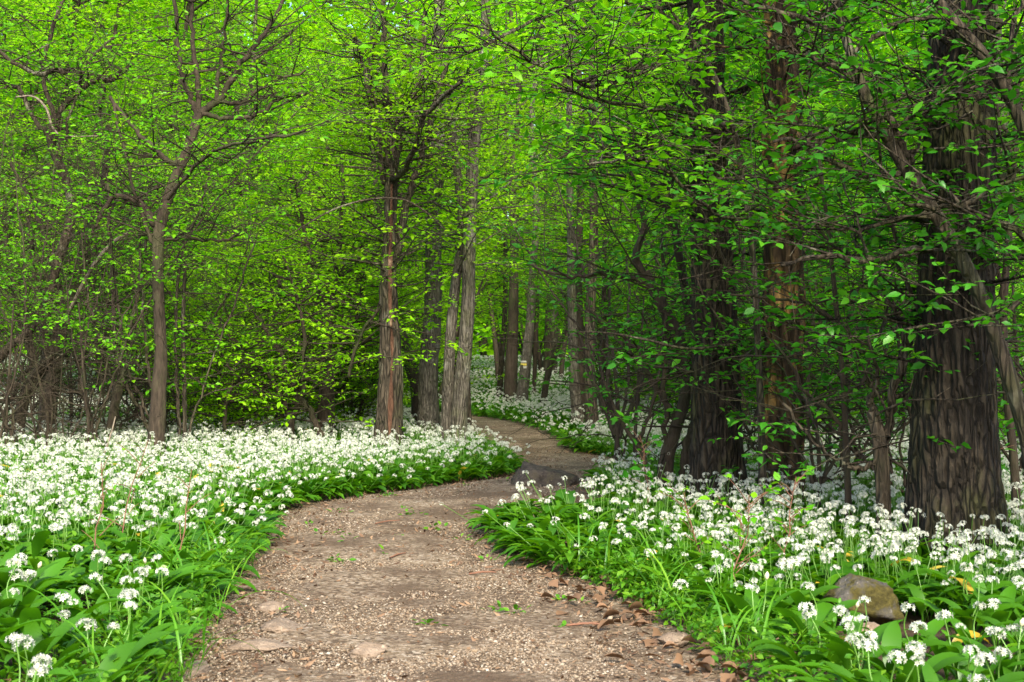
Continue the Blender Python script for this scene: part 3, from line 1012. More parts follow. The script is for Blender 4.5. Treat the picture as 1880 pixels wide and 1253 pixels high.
hero("leaning_tree", "dark trunk leaning left, half hidden behind the split tree and the grey tree", "tree", 16.5,
     [(768, 775, 14), (766, 720, 12), (750, 660, 11), (736, 610, 9), (722, 540, 8), (705, 450, 6)], 'dark', 'fresh', seed=10, top=5, sides=14, sprays=(40, 1.6, 4.2))
hero("forked_tree", "short dark trunk dividing low into many crooked branches amid the left flower carpet", "tree", 14.2,
     [(597, 802, 19), (598, 770, 16), (600, 720, 15), (601, 680, 13), (600, 630, 10), (598, 560, 8)], 'dark', 'lime', seed=11, sides=24,
     limbs=[[(600, 700, 7), (570, 640, 5), (535, 560, 4), (500, 500, 3)], [(604, 690, 7), (630, 630, 5), (655, 580, 4), (670, 500, 3)], [(600, 640, 7), (590, 540, 5), (560, 430, 4), (540, 320, 3)],
            [(600, 630, 7), (612, 540, 5), (625, 430, 4), (630, 300, 3)], [(604, 700, 5, -.3), (640, 650, 4, -.5), (680, 620, 3, -.7)]], limb_sprays=9, slen=(.5, 1.2))

# ---- left side tangle
hero("fan_tree", "dark tree with branches fanning out from a knobbly fork above the left flowers", "tree", 11.8,
     [(286, 832, 18), (288, 790, 15), (292, 720, 14), (296, 650, 12), (293, 570, 11), (290, 480, 11), (293, 420, 11), (306, 370, 10), (325, 320, 10), (346, 270, 9), (360, 228, 9), (366, 205, 8)],
     'dark', 'fresh', seed=12, sides=30, lump=.12, furrow=.006, ridge=30,
     limbs=[[(364, 212, 6), (345, 170, 5), (330, 120, 4), (322, 40, 4), (318, -60, 3)], [(366, 208, 6), (360, 130, 5), (352, 60, 4), (350, -60, 3)], [(368, 208, 7), (400, 185, 7), (430, 140, 6), (460, 95, 5), (500, 40, 4), (540, -40, 3)],
            [(372, 212, 5), (420, 216, 4), (470, 212, 4), (520, 180, 3), (580, 168, 2.5)], [(400, 188, 4), (440, 190, 4), (490, 155, 3), (560, 130, 2)], [(340, 290, 6), (318, 300, 5), (290, 280, 5), (250, 240, 4), (200, 175, 3)],
            [(296, 420, 9), (278, 400, 8), (255, 372, 6), (215, 360, 5), (190, 385, 4), (170, 430, 3)], [(398, 180, 4), (402, 130, 4), (412, 70, 3), (420, -20, 2)], [(310, 365, 4, -.3), (380, 285, 3, -.6), (460, 262, 2.5, -.9), (560, 240, 2, -1.2)],
            [(298, 440, 3), (350, 438, 2.5), (410, 440, 2.5), (470, 420, 2)], [(292, 480, 4), (270, 420, 4), (240, 330, 3), (210, 190, 3)]], limb_sprays=3.6, slen=(.4, 1.0), spray_from=.3, leaf=.05)
hero("crooked_tree", "crooked lichen-covered tree with a swollen elbow, leftmost of the flower carpet trees", "tree", 13.4,
     [(28, 812, 14), (36, 770, 11), (50, 720, 11), (74, 680, 12), (92, 655, 13), (84, 625, 10), (84, 580, 9), (98, 510, 9), (113, 460, 9), (130, 400, 9), (127, 345, 9), (108, 300, 8), (92, 260, 7), (98, 215, 6)],
     'lichen', 'fresh', seed=13, sides=28, lump=.14,
     limbs=[[(98, 260, 7), (110, 205, 6), (140, 170, 6), (170, 150, 5), (205, 145, 5), (240, 120, 3)], [(92, 250, 5), (60, 215, 4), (35, 165, 4), (-10, 150, 3)], [(128, 130, 5, -.5), (100, 130, 5, -.5), (60, 135, 4, -.6), (-20, 80, 3, -.7)],
            [(110, 300, 4), (125, 230, 3), (160, 120, 3), (220, 60, 2.5)], [(98, 215, 5), (80, 130, 4), (100, 40, 4), (130, -30, 3)]], limb_sprays=5, slen=(.4, 1.0), spray_from=.25, leaf=.055)
hero("double_tree", "dark thick-footed tree leaning right behind the crooked lichen-covered one", "tree", 14.5,
     [(88, 800, 19), (88, 760, 16), (96, 690, 14), (112, 600, 12), (140, 510, 10), (165, 430, 9), (190, 340, 7), (200, 230, 6)], 'dark', 'fresh', seed=14, sides=22,
     limbs=[[(96, 690, 7), (80, 590, 6), (60, 480, 5), (50, 380, 4)], [(120, 570, 6), (90, 460, 5), (70, 400, 4), (20, 300, 3)], [(150, 490, 6), (200, 440, 5), (240, 390, 4), (300, 330, 3)], [(76, 790, 8), (78, 720, 7), (60, 660, 6), (30, 560, 5), (10, 430, 4)]],
     limb_sprays=5, slen=(.4, 1.1), spray_from=.4, leaf=.055)
hero("stump_shrub", "slanted dark stump with long thin bowed shoots left of the fan-branched tree", "shrub", 12.4,
     [(196, 818, 9), (204, 780, 8), (214, 730, 9), (222, 700, 8)], 'dark', 'fresh', seed=15, sides=16, limb_bark='brown', cap=True,
     limbs=[[(222, 705, 5), (212, 640, 4), (206, 540, 4), (202, 440, 4), (198, 320, 3)], [(222, 700, 4), (240, 600, 3), (262, 480, 3), (275, 380, 2)], [(284, 815, 4), (256, 750, 4), (228, 700, 4), (214, 620, 3), (208, 560, 3)],
            [(284, 790, 3), (262, 735, 3), (238, 690, 3), (222, 600, 3), (208, 480, 2)], [(216, 720, 3), (180, 620, 2.5), (160, 540, 2), (150, 430, 2)]], limb_sprays=1.6, slen=(.3, .8), spray_from=.4)
hero("upright_shrub", "shrub of slender upright stems right beside the fan-branched tree", "shrub", 12.2,
     [(340, 818, 4), (338, 700, 4), (336, 600, 4), (340, 480, 3)], 'brown', 'fresh', seed=16, sides=10,
     limbs=[[(330, 800, 3), (325, 700, 3), (322, 560, 3), (340, 440, 2.5), (370, 380, 2), (385, 300, 2)], [(300, 790, 3), (275, 700, 3), (262, 560, 3), (255, 400, 2)], [(345, 800, 2.5), (380, 690, 2), (430, 560, 2), (470, 430, 1.5)]], limb_sprays=3, slen=(.3, .8), spray_from=.3)
hero("sprawling_shrub", "low sprawling shrub of forked dark stems in front of the short forked trunk", "shrub", 12.9,
     [(530, 808, 9), (535, 770, 7), (550, 740, 6), (560, 700, 5)], 'dark', 'lime', seed=17, sides=12, leaf=.048,
     limbs=[[(590, 800, 7), (570, 755, 6), (545, 720, 5), (510, 640, 4), (470, 580, 3)], [(412, 790, 4), (415, 740, 4), (430, 690, 3), (400, 640, 2)], [(535, 770, 5), (500, 700, 4), (455, 650, 3), (410, 610, 2)],
            [(545, 745, 4), (560, 650, 4), (550, 560, 3), (520, 470, 2)], [(420, 740, 3), (470, 720, 3), (510, 690, 2)], [(640, 690, 3, -.3), (660, 620, 3, -.4), (700, 560, 2, -.5)]], limb_sprays=11, slen=(.35, .9), spray_from=.15)

# ---- right side shrubs and saplings in front of the big trunks
hero("elbow_shrub", "crooked dark shrub with several thick stems leaning left beside the ridged tree", "shrub", 8.7,
     [(1222, 893, 15), (1224, 850, 13), (1236, 800, 12), (1255, 740, 11), (1262, 690, 11), (1252, 640, 12), (1236, 600, 12), (1214, 560, 11), (1196, 525, 10), (1184, 500, 9)],
     'dark', 'deep', seed=18, sides=22, lump=.12, limb_bark='dark',
     limbs=[[(1272, 900, 12), (1268, 850, 11), (1282, 760, 10), (1288, 700, 9), (1270, 620, 9), (1262, 540, 8), (1240, 420, 7), (1230, 300, 5)], [(1256, 900, 8), (1255, 850, 8), (1270, 790, 7), (1300, 690, 6)],
            [(1184, 505, 8), (1170, 470, 7), (1180, 400, 5), (1160, 330, 4), (1140, 250, 3)], [(1210, 880, 5), (1222, 800, 5), (1220, 690, 5), (1218, 560, 4), (1215, 430, 3)], [(1246, 780, 5), (1200, 700, 5), (1160, 650, 4), (1100, 590, 3)],
            [(1236, 600, 5), (1180, 640, 4), (1130, 610, 3), (1070, 560, 2)], [(1260, 700, 4, -.3), (1330, 640, 4, -.5), (1400, 590, 3, -.8)], [(1190, 520, 5), (1120, 505, 4), (1050, 510, 3), (980, 490, 2)], [(1240, 430, 4), (1190, 330, 3), (1090, 280, 2.5), (1000, 300, 2)]],
     limb_sprays=2.5, slen=(.4, .9), spray_from=.4, leaf=.055, lean_to=(-.35, 0, 0))
hero("forked_sapling", "bare thin sapling with a Y fork standing in flowers left of the crooked shrub", "sapling", 8.6,
     [(1193, 885, 6), (1186, 850, 5), (1170, 815, 5), (1150, 790, 4), (1128, 750, 3), (1110, 700, 2.5)], 'dark', 'deep', seed=19, sides=10,
     limbs=[[(1172, 818, 4), (1175, 800, 4), (1200, 740, 3), (1215, 640, 2.5), (1225, 540, 2)], [(1140, 770, 2), (1120, 760, 2), (1090, 690, 1.5), (1080, 600, 1.2)]], limb_sprays=2, slen=(.25, .55), leaf=.045, spray_from=.5)
hero("leaning_sapling", "leaning sapling whose mottled stem crosses in front of the massive furrowed trunk", "sapling", 5.9,
     [(1912, 950, 17), (1895, 850, 16), (1868, 740, 15), (1838, 650, 15), (1806, 560, 14), (1768, 480, 14), (1722, 400, 13), (1668, 320, 12), (1622, 240, 11), (1592, 180, 10), (1562, 100, 9), (1540, 20, 8), (1525, -80, 7)],
     'brown', 'deep', seed=20, sides=20, lump=.08,
     limbs=[[(1690, 350, 9), (1672, 300, 8), (1650, 250, 8), (1625, 200, 7), (1610, 150, 4)], [(1622, 250, 6), (1570, 245, 5), (1500, 262, 4), (1420, 255, 3)], [(1665, 318, 6), (1610, 322, 5), (1540, 300, 4), (1470, 250, 3)],
            [(1620, 240, 4), (1680, 215, 4), (1760, 180, 4), (1880, 190, 3)], [(1600, 190, 6), (1560, 135, 5), (1500, 110, 4), (1420, 80, 3)], [(1552, 60, 6), (1480, 40, 5), (1380, 5, 4), (1280, -30, 3)],
            [(1760, 470, 6), (1690, 455, 6), (1600, 480, 5), (1520, 470, 4), (1430, 490, 3)], [(1720, 400, 5), (1650, 400, 4), (1560, 425, 3), (1450, 400, 2)], [(1560, 100, 5), (1620, 60, 4), (1720, 30, 4), (1850, 40, 3)]],
     limb_sprays=5.5, slen=(.35, .85), spray_from=.2, leaf=.052)
hero("grey_sapling", "smooth grey-brown stem slanting across the top of the massive furrowed trunk", "sapling", 5.6,
     [(1990, 900, 14), (1960, 600, 13), (1920, 350, 12), (1860, 190, 12), (1800, 95, 11), (1735, 20, 10), (1680, -60, 9)], 'brown', 'deep', seed=21, sides=18,
     limbs=[[(1905, 300, 7), (1840, 330, 6), (1750, 380, 5), (1650, 370, 3)], [(1930, 400, 7), (1900, 500, 6), (1870, 560, 5), (1780, 600, 3)], [(1950, 520, 6), (1880, 430, 6), (1800, 400, 5), (1720, 340, 3)], [(1860, 190, 6), (1850, 100, 5), (1880, -10, 4)]], limb_sprays=6, slen=(.3, .8), leaf=.052, spray_from=.2)
hero("pollard_shrub", "stubby pollarded stem with a knob and crooked arms, touching the massive trunk", "shrub", 6.45,
     [(1622, 968, 15), (1622, 930, 13), (1620, 870, 14), (1618, 830, 14), (1612, 790, 12), (1602, 755, 11)], 'brown', 'deep', seed=22, sides=20, lump=.12, cap=True,
     limbs=[[(1630, 800, 9), (1640, 730, 8), (1655, 660, 9), (1668, 620, 9), (1690, 570, 8), (1712, 500, 7), (1735, 430, 6), (1745, 330, 4)], [(1605, 770, 8), (1598, 735, 7), (1610, 690, 4), (1590, 600, 3)], [(1618, 840, 5), (1580, 860, 5), (1545, 850, 4), (1500, 820, 3), (1440, 740, 3)],
            [(1640, 735, 5), (1690, 715, 4), (1740, 660, 3), (1800, 640, 2)], [(1668, 620, 5), (1620, 540, 4), (1560, 470, 3), (1480, 450, 2)], [(1690, 570, 4), (1650, 500, 4), (1640, 420, 3), (1600, 340, 2)]], limb_sprays=4, slen=(.3, .75), spray_from=.35, leaf=.050)
hero("straight_sapling", "straight dark pole-like sapling between the rotten trunk and the pollarded stem", "sapling", 6.8,
     [(1560, 950, 7), (1556, 880, 6), (1552, 800, 6), (1548, 700, 5), (1535, 560, 5), (1520, 420, 4), (1500, 260, 3)], 'dark', 'deep', seed=23, sides=12,
     limbs=[[(1552, 800, 4), (1520, 750, 4), (1480, 720, 3), (1420, 620, 2)], [(1550, 740, 3), (1590, 680, 3), (1630, 560, 2)], [(1540, 600, 4), (1490, 560, 3), (1420, 550, 2.5), (1340, 540, 2)], [(1525, 450, 3), (1470, 380, 3), (1400, 330, 2), (1310, 330, 1.5)]], limb_sprays=5, slen=(.3, .8), leaf=.050, spray_from=.2)
hero("dark_sapling", "dark forked sapling growing to the right of the massive furrowed trunk", "sapling", 7.2,
     [(1870, 930, 9), (1862, 850, 8), (1850, 740, 8), (1842, 600, 7), (1850, 450, 6), (1862, 300, 5), (1870, 120, 4)], 'dark', 'deep', seed=24, sides=12,
     limbs=[[(1850, 740, 5), (1890, 690, 4), (1930, 560, 4)], [(1845, 560, 5), (1820, 440, 4), (1800, 330, 3), (1810, 150, 3)], [(1862, 300, 4), (1830, 200, 3), (1780, 60, 2)]], limb_sprays=6, slen=(.3, .8), leaf=.050, spray_from=.2)
hero("overhanging_sapling", "slender arching sapling with bright broad leaves reaching over the path top", "sapling", 7.6,
     [(1402, 905, 7), (1398, 800, 7), (1392, 650, 6), (1380, 450, 6), (1350, 250, 6), (1290, 100, 5), (1210, 20, 4)], 'brown', 'fresh', seed=25, sides=12,
     limbs=[[(1290, 100, 4), (1200, 120, 4, -.3), (1100, 160, 3, -.6), (1010, 130, 2.5, -.8), (900, 60, 2, -1)], [(1210, 20, 4), (1100, -10, 3), (1000, 30, 3, -.5), (860, 90, 2, -.9), (760, 70, 1.5, -1)], [(1350, 250, 4), (1250, 205, 4), (1140, 190, 3, -.4), (1010, 160, 2, -.8)],
            [(1380, 220, 4), (1300, 270, 4), (1180, 265, 3), (1080, 280, 2)], [(1385, 420, 4), (1300, 380, 3, -.4), (1200, 300, 3, -.6), (1080, 300, 2, -.9)], [(1250, 50, 3), (1180, -60, 3), (1060, -100, 2)]], limb_sprays=7, slen=(.35, .85), leaf=.058, spray_from=.15)
for k, (bx, by, d, lab) in enumerate((
        (1130, 800, 10.5, "low thicket bush with bare dark twigs below the right-hand leaves, beyond the Y-forked sapling"),
        (1500, 905, 7.6, "leafy bush at the foot of the rotten ochre trunk"))):
    hero("thicket_bush", lab, "bush", d, [(bx, 655 + F * H / d, 5), (bx + 4, by - 60, 4), (bx - 6, by - 160, 3)], 'dark', 'deep', seed=60 + k, sides=8, leaf=.05,
         limbs=[[(bx, by, 4), (bx - 40, by - 90, 3), (bx - 70, by - 200, 2)], [(bx + 5, by, 4), (bx + 45, by - 100, 3), (bx + 60, by - 220, 2)], [(bx, by, 3), (bx - 15, by - 140, 3), (bx - 10, by - 300, 2)], [(bx + 8, by, 3), (bx + 25, by - 130, 3, .3), (bx + 20, by - 330, 2, .4)]],
         limb_sprays=1.6 if k == 0 else 5, slen=(.25, .6), spray_from=.35, bare=3.5)

# ---- thin tangled shrubs, each laid out with its own bowed stems
def tangle(px, d, n, h, lab, seed, leafm, lean=0):
    q = random.Random(seed)
    by = 655 + F * H / d
    s_ = F / d
    limbs = []
    for j in range(n):
        a, x0 = q.uniform(-.75, .75) + lean, px + q.uniform(-.12, .12) * s_
        hh = h * q.uniform(.6, 1.1)
        w = q.uniform(.006, .013) * s_
        dd = q.uniform(-.5, .5)
        b = q.uniform(-.35, .35)
        limbs.append([(x0 + (a * t * hh + b * math.sin(t * 3.1)) * s_ + q.gauss(0, .03) * s_, by - hh * t * s_, w * (1 - .75 * t), dd * t) for t in (0, .15, .35, .55, .8, 1)])
    hero("tangled_shrub", lab, "shrub", d, [(px, by, .016 * s_), (px + 2, by - .25 * s_, .014 * s_), (px + lean * .3 * s_, by - .6 * s_, .011 * s_), (px + lean * .7 * s_, by - 1.2 * s_, .006 * s_)], 'dark', leafm, seed=seed, sides=9, limbs=limbs, limb_sprays=1.7,
         slen=(.25, .7), spray_from=.4, leaf=.045, bare=6 if px < 700 else 3)
for k, (px, d, n, h, lab, lm, lean) in enumerate((
        (10, 12.2, 6, 2.8, "tangled thin-stemmed shrub below the propped dead trunk", 'fresh', .1), (130, 15.5, 7, 3.4, "tangled shrub of bowed stems behind the dark thick-footed tree", 'fresh', 0), (160, 12.0, 5, 2.6, "wiry thin shrub left of the slanted stump", 'fresh', -.1),
        (250, 15.0, 7, 3.2, "tangled shrub of crossing dark stems behind the slanted stump", 'lime', .1), (60, 17.0, 7, 3.8, "tall tangled shrub behind the crooked lichen-covered tree", 'fresh', .15), (385, 15.8, 6, 3.2, "tangled shrub right of the fan-branched tree", 'lime', .1),
        (-15, 13.5, 6, 4.0, "tall wiry shrub leaning right at the far edge of the left tangle", 'fresh', .35), (85, 12.6, 6, 3.6, "wiry shrub leaning left across the foot of the crooked lichen-covered tree", 'fresh', -.25), (205, 13.6, 6, 3.8, "wiry shrub leaning right behind the bowed shoots of the slanted stump", 'fresh', .3),
        (325, 13.2, 5, 3.2, "wiry shrub leaning left right behind the fan-branched tree", 'fresh', -.3), (470, 15.2, 6, 3.0, "dark wiry shrub between the fan-branched and the short forked tree", 'lime', .2),
        (1165, 10.5, 6, 2.4, "bare tangled shrub beyond the Y-forked sapling", 'deep', .1), (1395, 9.6, 6, 2.4, "tangled shrub in the gap between ridged and rotten trunks", 'deep', 0), (1545, 9.0, 7, 2.5, "tangled dark shrub behind the pole-like sapling", 'deep', .1),
        (1680, 8.0, 6, 2.3, "wiry shrub behind the pollarded stem", 'deep', -.2), (1880, 8.5, 6, 2.4, "wiry dark shrub behind the dark forked sapling", 'deep', -.1), (660, 16.0, 6, 2.6, "tangled shrub behind the short forked trunk", 'lime', 0))):
    tangle(px, d, n, h, lab, 300 + k, lm, lean)

# ---- far trunks at the end of the path
FAR = [("marked_tree", "grey tree leaning right with a white and yellow painted trail mark", 25.0, [(956, 748, 12), (958, 728, 11), (963, 690, 10), (968, 640, 9), (974, 580, 8), (978, 500, 7), (985, 380, 6)], 'grey'),
       ("hollow_tree", "dark thick hollow-looking trunk just left of the trail-marked tree", 25.6, [(938, 745, 15), (938, 725, 13), (938, 690, 12), (940, 640, 11), (942, 580, 10), (944, 470, 8)], 'dark'),
       ("far_slim_tree", "slim brown trunk left of the dark hollow-looking one where the path vanishes", 27.0, [(917, 735, 7), (918, 710, 6), (921, 660, 5), (926, 600, 5), (928, 480, 4)], 'brown'),
       ("far_slim_tree", "slim dark trunk just right of the trail-marked tree", 28.0, [(980, 735, 4), (981, 700, 4), (984, 620, 4), (990, 500, 3)], 'dark'),
       ("far_leaning_tree", "dark stem leaning steeply right in the distance beyond the trail-marked tree", 24.0, [(998, 742, 7), (1000, 720, 6), (1008, 680, 6), (1022, 640, 5), (1040, 590, 4)], 'dark'),
       ("pale_pair_tree", "pale grey trunk leaning left with a dark flank, right of the far path", 17.2, [(1062, 780, 12), (1058, 745, 10), (1054, 700, 10), (1052, 640, 9), (1050, 560, 8), (1048, 430, 7)], 'grey'),
       ("dark_pair_tree", "dark trunk pressed close behind the pale left-leaning one", 17.7, [(1075, 778, 10), (1072, 745, 9), (1066, 690, 9), (1064, 620, 8), (1062, 500, 7)], 'dark'),
       ("mottled_tree", "upright brown mottled trunk in flowers right of the dark and pale pair", 15.8, [(1088, 798, 15), (1087, 765, 12), (1084, 710, 11), (1082, 650, 10), (1084, 560, 9), (1090, 420, 8)], 'brown'),
       ("birch_like_tree", "thin speckled pale trunk behind the brown mottled one", 18.5, [(1106, 770, 7), (1105, 740, 6), (1104, 690, 5), (1106, 610, 5), (1110, 480, 4)], 'lichen')]
for k, (nm, lab, d, tr, bk) in enumerate(FAR):
    ex = None
    root = hero(nm, lab, "tree", d, tr, bk, 'lime', seed=40 + k, top=8 if k % 2 == 0 else 7, sides=18, ring=.12, lump=.09, sprays=(30, 1.8, 5.2), crown=2, lod=0, leaf=.065, slen=(.6, 1.5))
    if nm == "marked_tree":
        d *= DS
        c = P(965.2, 670, d)
        rr = 9.3 / F * d
        base = root.location
        for name, z, h, mm in (("trail_mark", .040, .034, 'paint_white'), ("trail_mark", 0.0, .034, 'paint_yellow'), ("trail_mark", -.040, .034, 'paint_white')):
            a = np.linspace(R(-158), R(-82), 9)
            V = []
            for zz in (-h / 2, h / 2):
                for t in a:
                    V.append((c.x + math.cos(t) * rr * 1.08 - base.x + .0, c.y + math.sin(t) * rr * 1.08 - base.y, c.z + z + zz - base.z))
            for zz in (-h / 2, h / 2):
                for t in a:
                    V.append((c.x + math.cos(t) * rr * .9 - base.x, c.y + math.sin(t) * rr * .9 - base.y, c.z + z + zz - base.z))
            n = 9
            i = np.arange(n - 1)
            fq = [np.stack([i, i + 1, i + n + 1, i + n], -1), np.stack([i + n, i + n + 1, i + 3 * n + 1, i + 3 * n], -1), np.stack([i + 2 * n, i + 2 * n + 1, i + 1, i], -1)]
            o = kid(name, mesh("trail_mark", V, [np.concatenate(fq)], M[mm]), root)
            o["label"] = ("yellow" if 'yellow' in mm else "white") + " painted bar of the trail mark"

# ------------------------------------------------------------------ understorey and woodland behind, copies of a few kinds
def proto_bush(seed, h, leaf, dens):
    T = Tree(seed, (0, 0, 0))
    q = T.r
    for j in range(6):
        az = j * 1.05 + q.uniform(-.4, .4)
        so = T.limb() if j else Soup()
        if j == 0:
            T.trunks.append(so)
        pts, rad = T.grow((math.cos(az) * .06, math.sin(az) * .06, -.05), (math.cos(az) * .45, math.sin(az) * .45, 1), h * q.uniform(.7, 1.05), .024, .10, .03, step=.25)
        so.add(*tube(pts, rad, 6))
        n = len(pts)
        for _ in range(int(dens * h)):
            k = min(n - 2, max(1, int(n * (.14 + .86 * q.random()))))
            a2 = q.uniform(0, 6.28)
            T.spray(so, pts[k], (math.cos(a2), math.sin(a2), q.uniform(-.15, .5)), q.uniform(.45, 1.15), .007, leaf, step=.029, tw_step=.09)
    return T

def proto_sapling(seed, h, leaf, dens, low):
    T = Tree(seed, (0, 0, 0))
    q = T.r
    pts, rad = T.grow((0, 0, -.05), (q.uniform(-.12, .12), q.uniform(-.12, .12), 1), h, .05, .05, .05, step=.3)
    so = Soup()
    T.trunks.append(so)
    so.add(*tube(pts, rad, 9))
    n = len(pts)
    nl = 11
    for j in range(nl):
        t = low + (1 - low) * (j + q.random() * .6) / nl
        k = min(n - 2, max(1, int(n * t)))
        az = j * 2.4 + q.uniform(-.5, .5)
        so = T.limb()
        L = q.uniform(1.1, 2.0) * (1.1 - .55 * t)
        bp, br = T.grow(pts[k], (math.cos(az), math.sin(az), q.uniform(.2, .8)), L, .018, .09, .02, step=.22)
        so.add(*tube(bp, br, 5))
        for _ in range(int(dens * L)):
            kk = min(len(bp) - 2, max(1, int(len(bp) * (.15 + .85 * q.random()))))
            a2 = q.uniform(0, 6.28)
            T.spray(so, bp[kk], (math.cos(a2), math.sin(a2), q.uniform(-.2, .45)), q.uniform(.4, .95), .006, leaf, step=.029, tw_step=.09)
    return T

def proto_tall(seed, h, leaf):
    T = Tree(seed, (0, 0, 0))
    q = T.r
    pts = [Vector((q.gauss(0, .07) * k, q.gauss(0, .05) * k, h * k / 6 - .05)) for k in range(7)]
    sp, Q = trunk_soup(pts, [.15, .12, .115, .105, .09, .065, .03], 16, .18, .008, 20, .1, seed)
    T.trunks.append(sp)
    add_crown(T, Q, 6, leaf, .45, 2.4)
    return T

LIMIT_Z = 0
protos = {}
def register(kind, T, cat, bark_m, leaf_m):
    root = T.build(kind, None, cat, None, M[bark_m], M[leaf_m], 0)
    protos.setdefault(kind, []).append([root, False])
    print(kind, T.n_leaves)
    return root
register("leafy_bush", proto_bush(101, 3.2, .051, 8.5), "bush", 'dark', 'fresh')
register("leafy_bush", proto_bush(102, 2.6, .048, 9.5), "bush", 'brown', 'lime')
register("leafy_bush", proto_bush(103, 4.0, .053, 7.5), "bush", 'dark', 'lime')
register("young_tree", proto_sapling(111, 5.4, .055, 11, .24), "young tree", 'brown', 'lime')
register("young_tree", proto_sapling(112, 6.5, .057, 11, .26), "young tree", 'dark', 'lime')
register("young_tree", proto_sapling(113, 4.6, .053, 12, .22), "young tree", 'dark', 'fresh')
register("tall_tree", proto_tall(121, 11, .13), "tree", 'grey', 'lime')
register("tall_tree", proto_tall(122, 12.5, .14), "tree", 'brown', 'fresh')
DEEP = {}

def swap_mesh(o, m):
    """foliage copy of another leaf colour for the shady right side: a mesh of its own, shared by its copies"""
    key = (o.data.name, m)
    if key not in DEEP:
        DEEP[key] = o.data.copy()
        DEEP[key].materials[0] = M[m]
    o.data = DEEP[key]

def place(kind, v, x, y, rz, s, label, group, leaf_m=None):
    p = protos[kind][v % len(protos[kind])]
    if not p[1]:
        o = p[0]
        p[1] = True
    else:
        o = copy_tree(p[0])
    o.location = (x, y, float(gz(x, y)) - .02)
    o.rotation_euler = (0, 0, rz)
    o.scale = (s, s, s * (1 + .1 * math.sin(x * 7 + y)))
    tag(o, label, None, group)
    if leaf_m:
        for c in o.children:
            if c.name.startswith("foliage"):
                swap_mesh(c, leaf_m)
    return o

prs = random.Random(77)
def region(n, x_range, y_range, kinds, label, group, leaf_m=None, min_d=.9, keep=None, scale=(.85, 1.2)):
    pts = []
    tries = 0
    while len(pts) < n and tries < n * 60:
        tries += 1
        y = prs.uniform(*y_range)
        f = prs.uniform(*x_range)             # in half frame widths at that distance
        x = f * .36 * y
        if keep and not keep(x, y):
            continue
        if y < 29 and abs(f + (-.0 if y > 22 else -.02)) < .16:
            continue          # the clearing along the path
        e, _ = edge_dist(np.array([x]), np.array([y]))
        if e[0] < 1.1 or in_path(np.array([x]), np.array([y]))[0]:
            continue
        if any((x - a) ** 2 + (y - b) ** 2 < min_d ** 2 for a, b in pts):
            continue
        pts.append((x, y))
    for x, y in pts:
        kind = prs.choice(kinds)
        place(kind, prs.randrange(3), x, y, prs.uniform(0, 6.28), prs.uniform(*scale), label[kind], group[kind], leaf_m)

def names(where):
    return ({"leafy_bush": f"leafy many-stemmed bush {where}", "young_tree": f"slender leafy young tree {where}", "tall_tree": f"tall straight forest tree {where}"},
            {"leafy_bush": f"bushes {where}", "young_tree": f"young trees {where}", "tall_tree": f"tall trees {where}"})
L, Gp = names("in the tangle behind the left flower carpet")
region(14, (-.62, -.35), (16.5, 25), ["leafy_bush", "young_tree", "young_tree"], L, Gp)
region(22, (-1.15, -.6), (17.5, 27), ["young_tree"], L, Gp, scale=(1.0, 1.3))
L, Gp = names("behind the trunks in the middle of the wood")
region(22, (-.42, -.02), (17.5, 30), ["leafy_bush", "young_tree", "young_tree"], L, Gp)
L, Gp = names("in the shade behind the massive furrowed trunk")
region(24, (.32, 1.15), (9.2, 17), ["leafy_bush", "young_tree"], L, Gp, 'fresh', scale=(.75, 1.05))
L, Gp = names("to the right of the far bend of the path")
region(18, (.10, .6), (17, 28), ["leafy_bush", "young_tree", "young_tree"], L, Gp, 'fresh', keep=lambda x, y: x > 1.2)
L, Gp = names("far back where the path disappears")
region(56, (-1.1, 1.1), (28, 46), ["young_tree", "young_tree", "leafy_bush"], L, Gp, min_d=1.6, scale=(1.0, 1.5))
L, Gp = names("standing far back among the leaves")
region(13, (-1.2, 1.2), (20, 48), ["tall_tree"], L, Gp, min_d=2.4, scale=(.9, 1.25))
L, Gp = names("rising over the shaded right-hand thicket")
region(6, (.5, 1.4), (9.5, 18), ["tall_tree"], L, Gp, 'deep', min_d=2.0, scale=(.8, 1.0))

L, Gp = names("added out of view on the right to cast shade")
for v, (x, y, s_) in enumerate(((2.1, 2.4, .8), (3.4, 1.4, .8), (4.7, .5, .85), (3.0, -1.0, .8))):  # unseen trees put in beside and behind the camera to shade the right
    place("tall_tree", v, x, y, 1.3 * v, s_, L["tall_tree"], Gp["tall_tree"], 'fresh')

L, Gp = names("with fresh leaves low over the left flower carpet")
for v, (px, y, s_) in enumerate(((395, 13.6, .55), (455, 14.6, .62), (650, 15.6, .6), (540, 15.4, .66), (500, 13.2, .45), (370, 16.2, .7), (420, 11.2, .50), (478, 11.8, .56), (350, 12.6, .5), (545, 12.4, .55), (640, 12.8, .5), (590, 17.0, .8), (690, 18.0, .9))):
    place("leafy_bush", 1 + v % 2, (px - CX) / F * y, y, 1.1 * v, s_, L["leafy_bush"], Gp["leafy_bush"], 'lime')

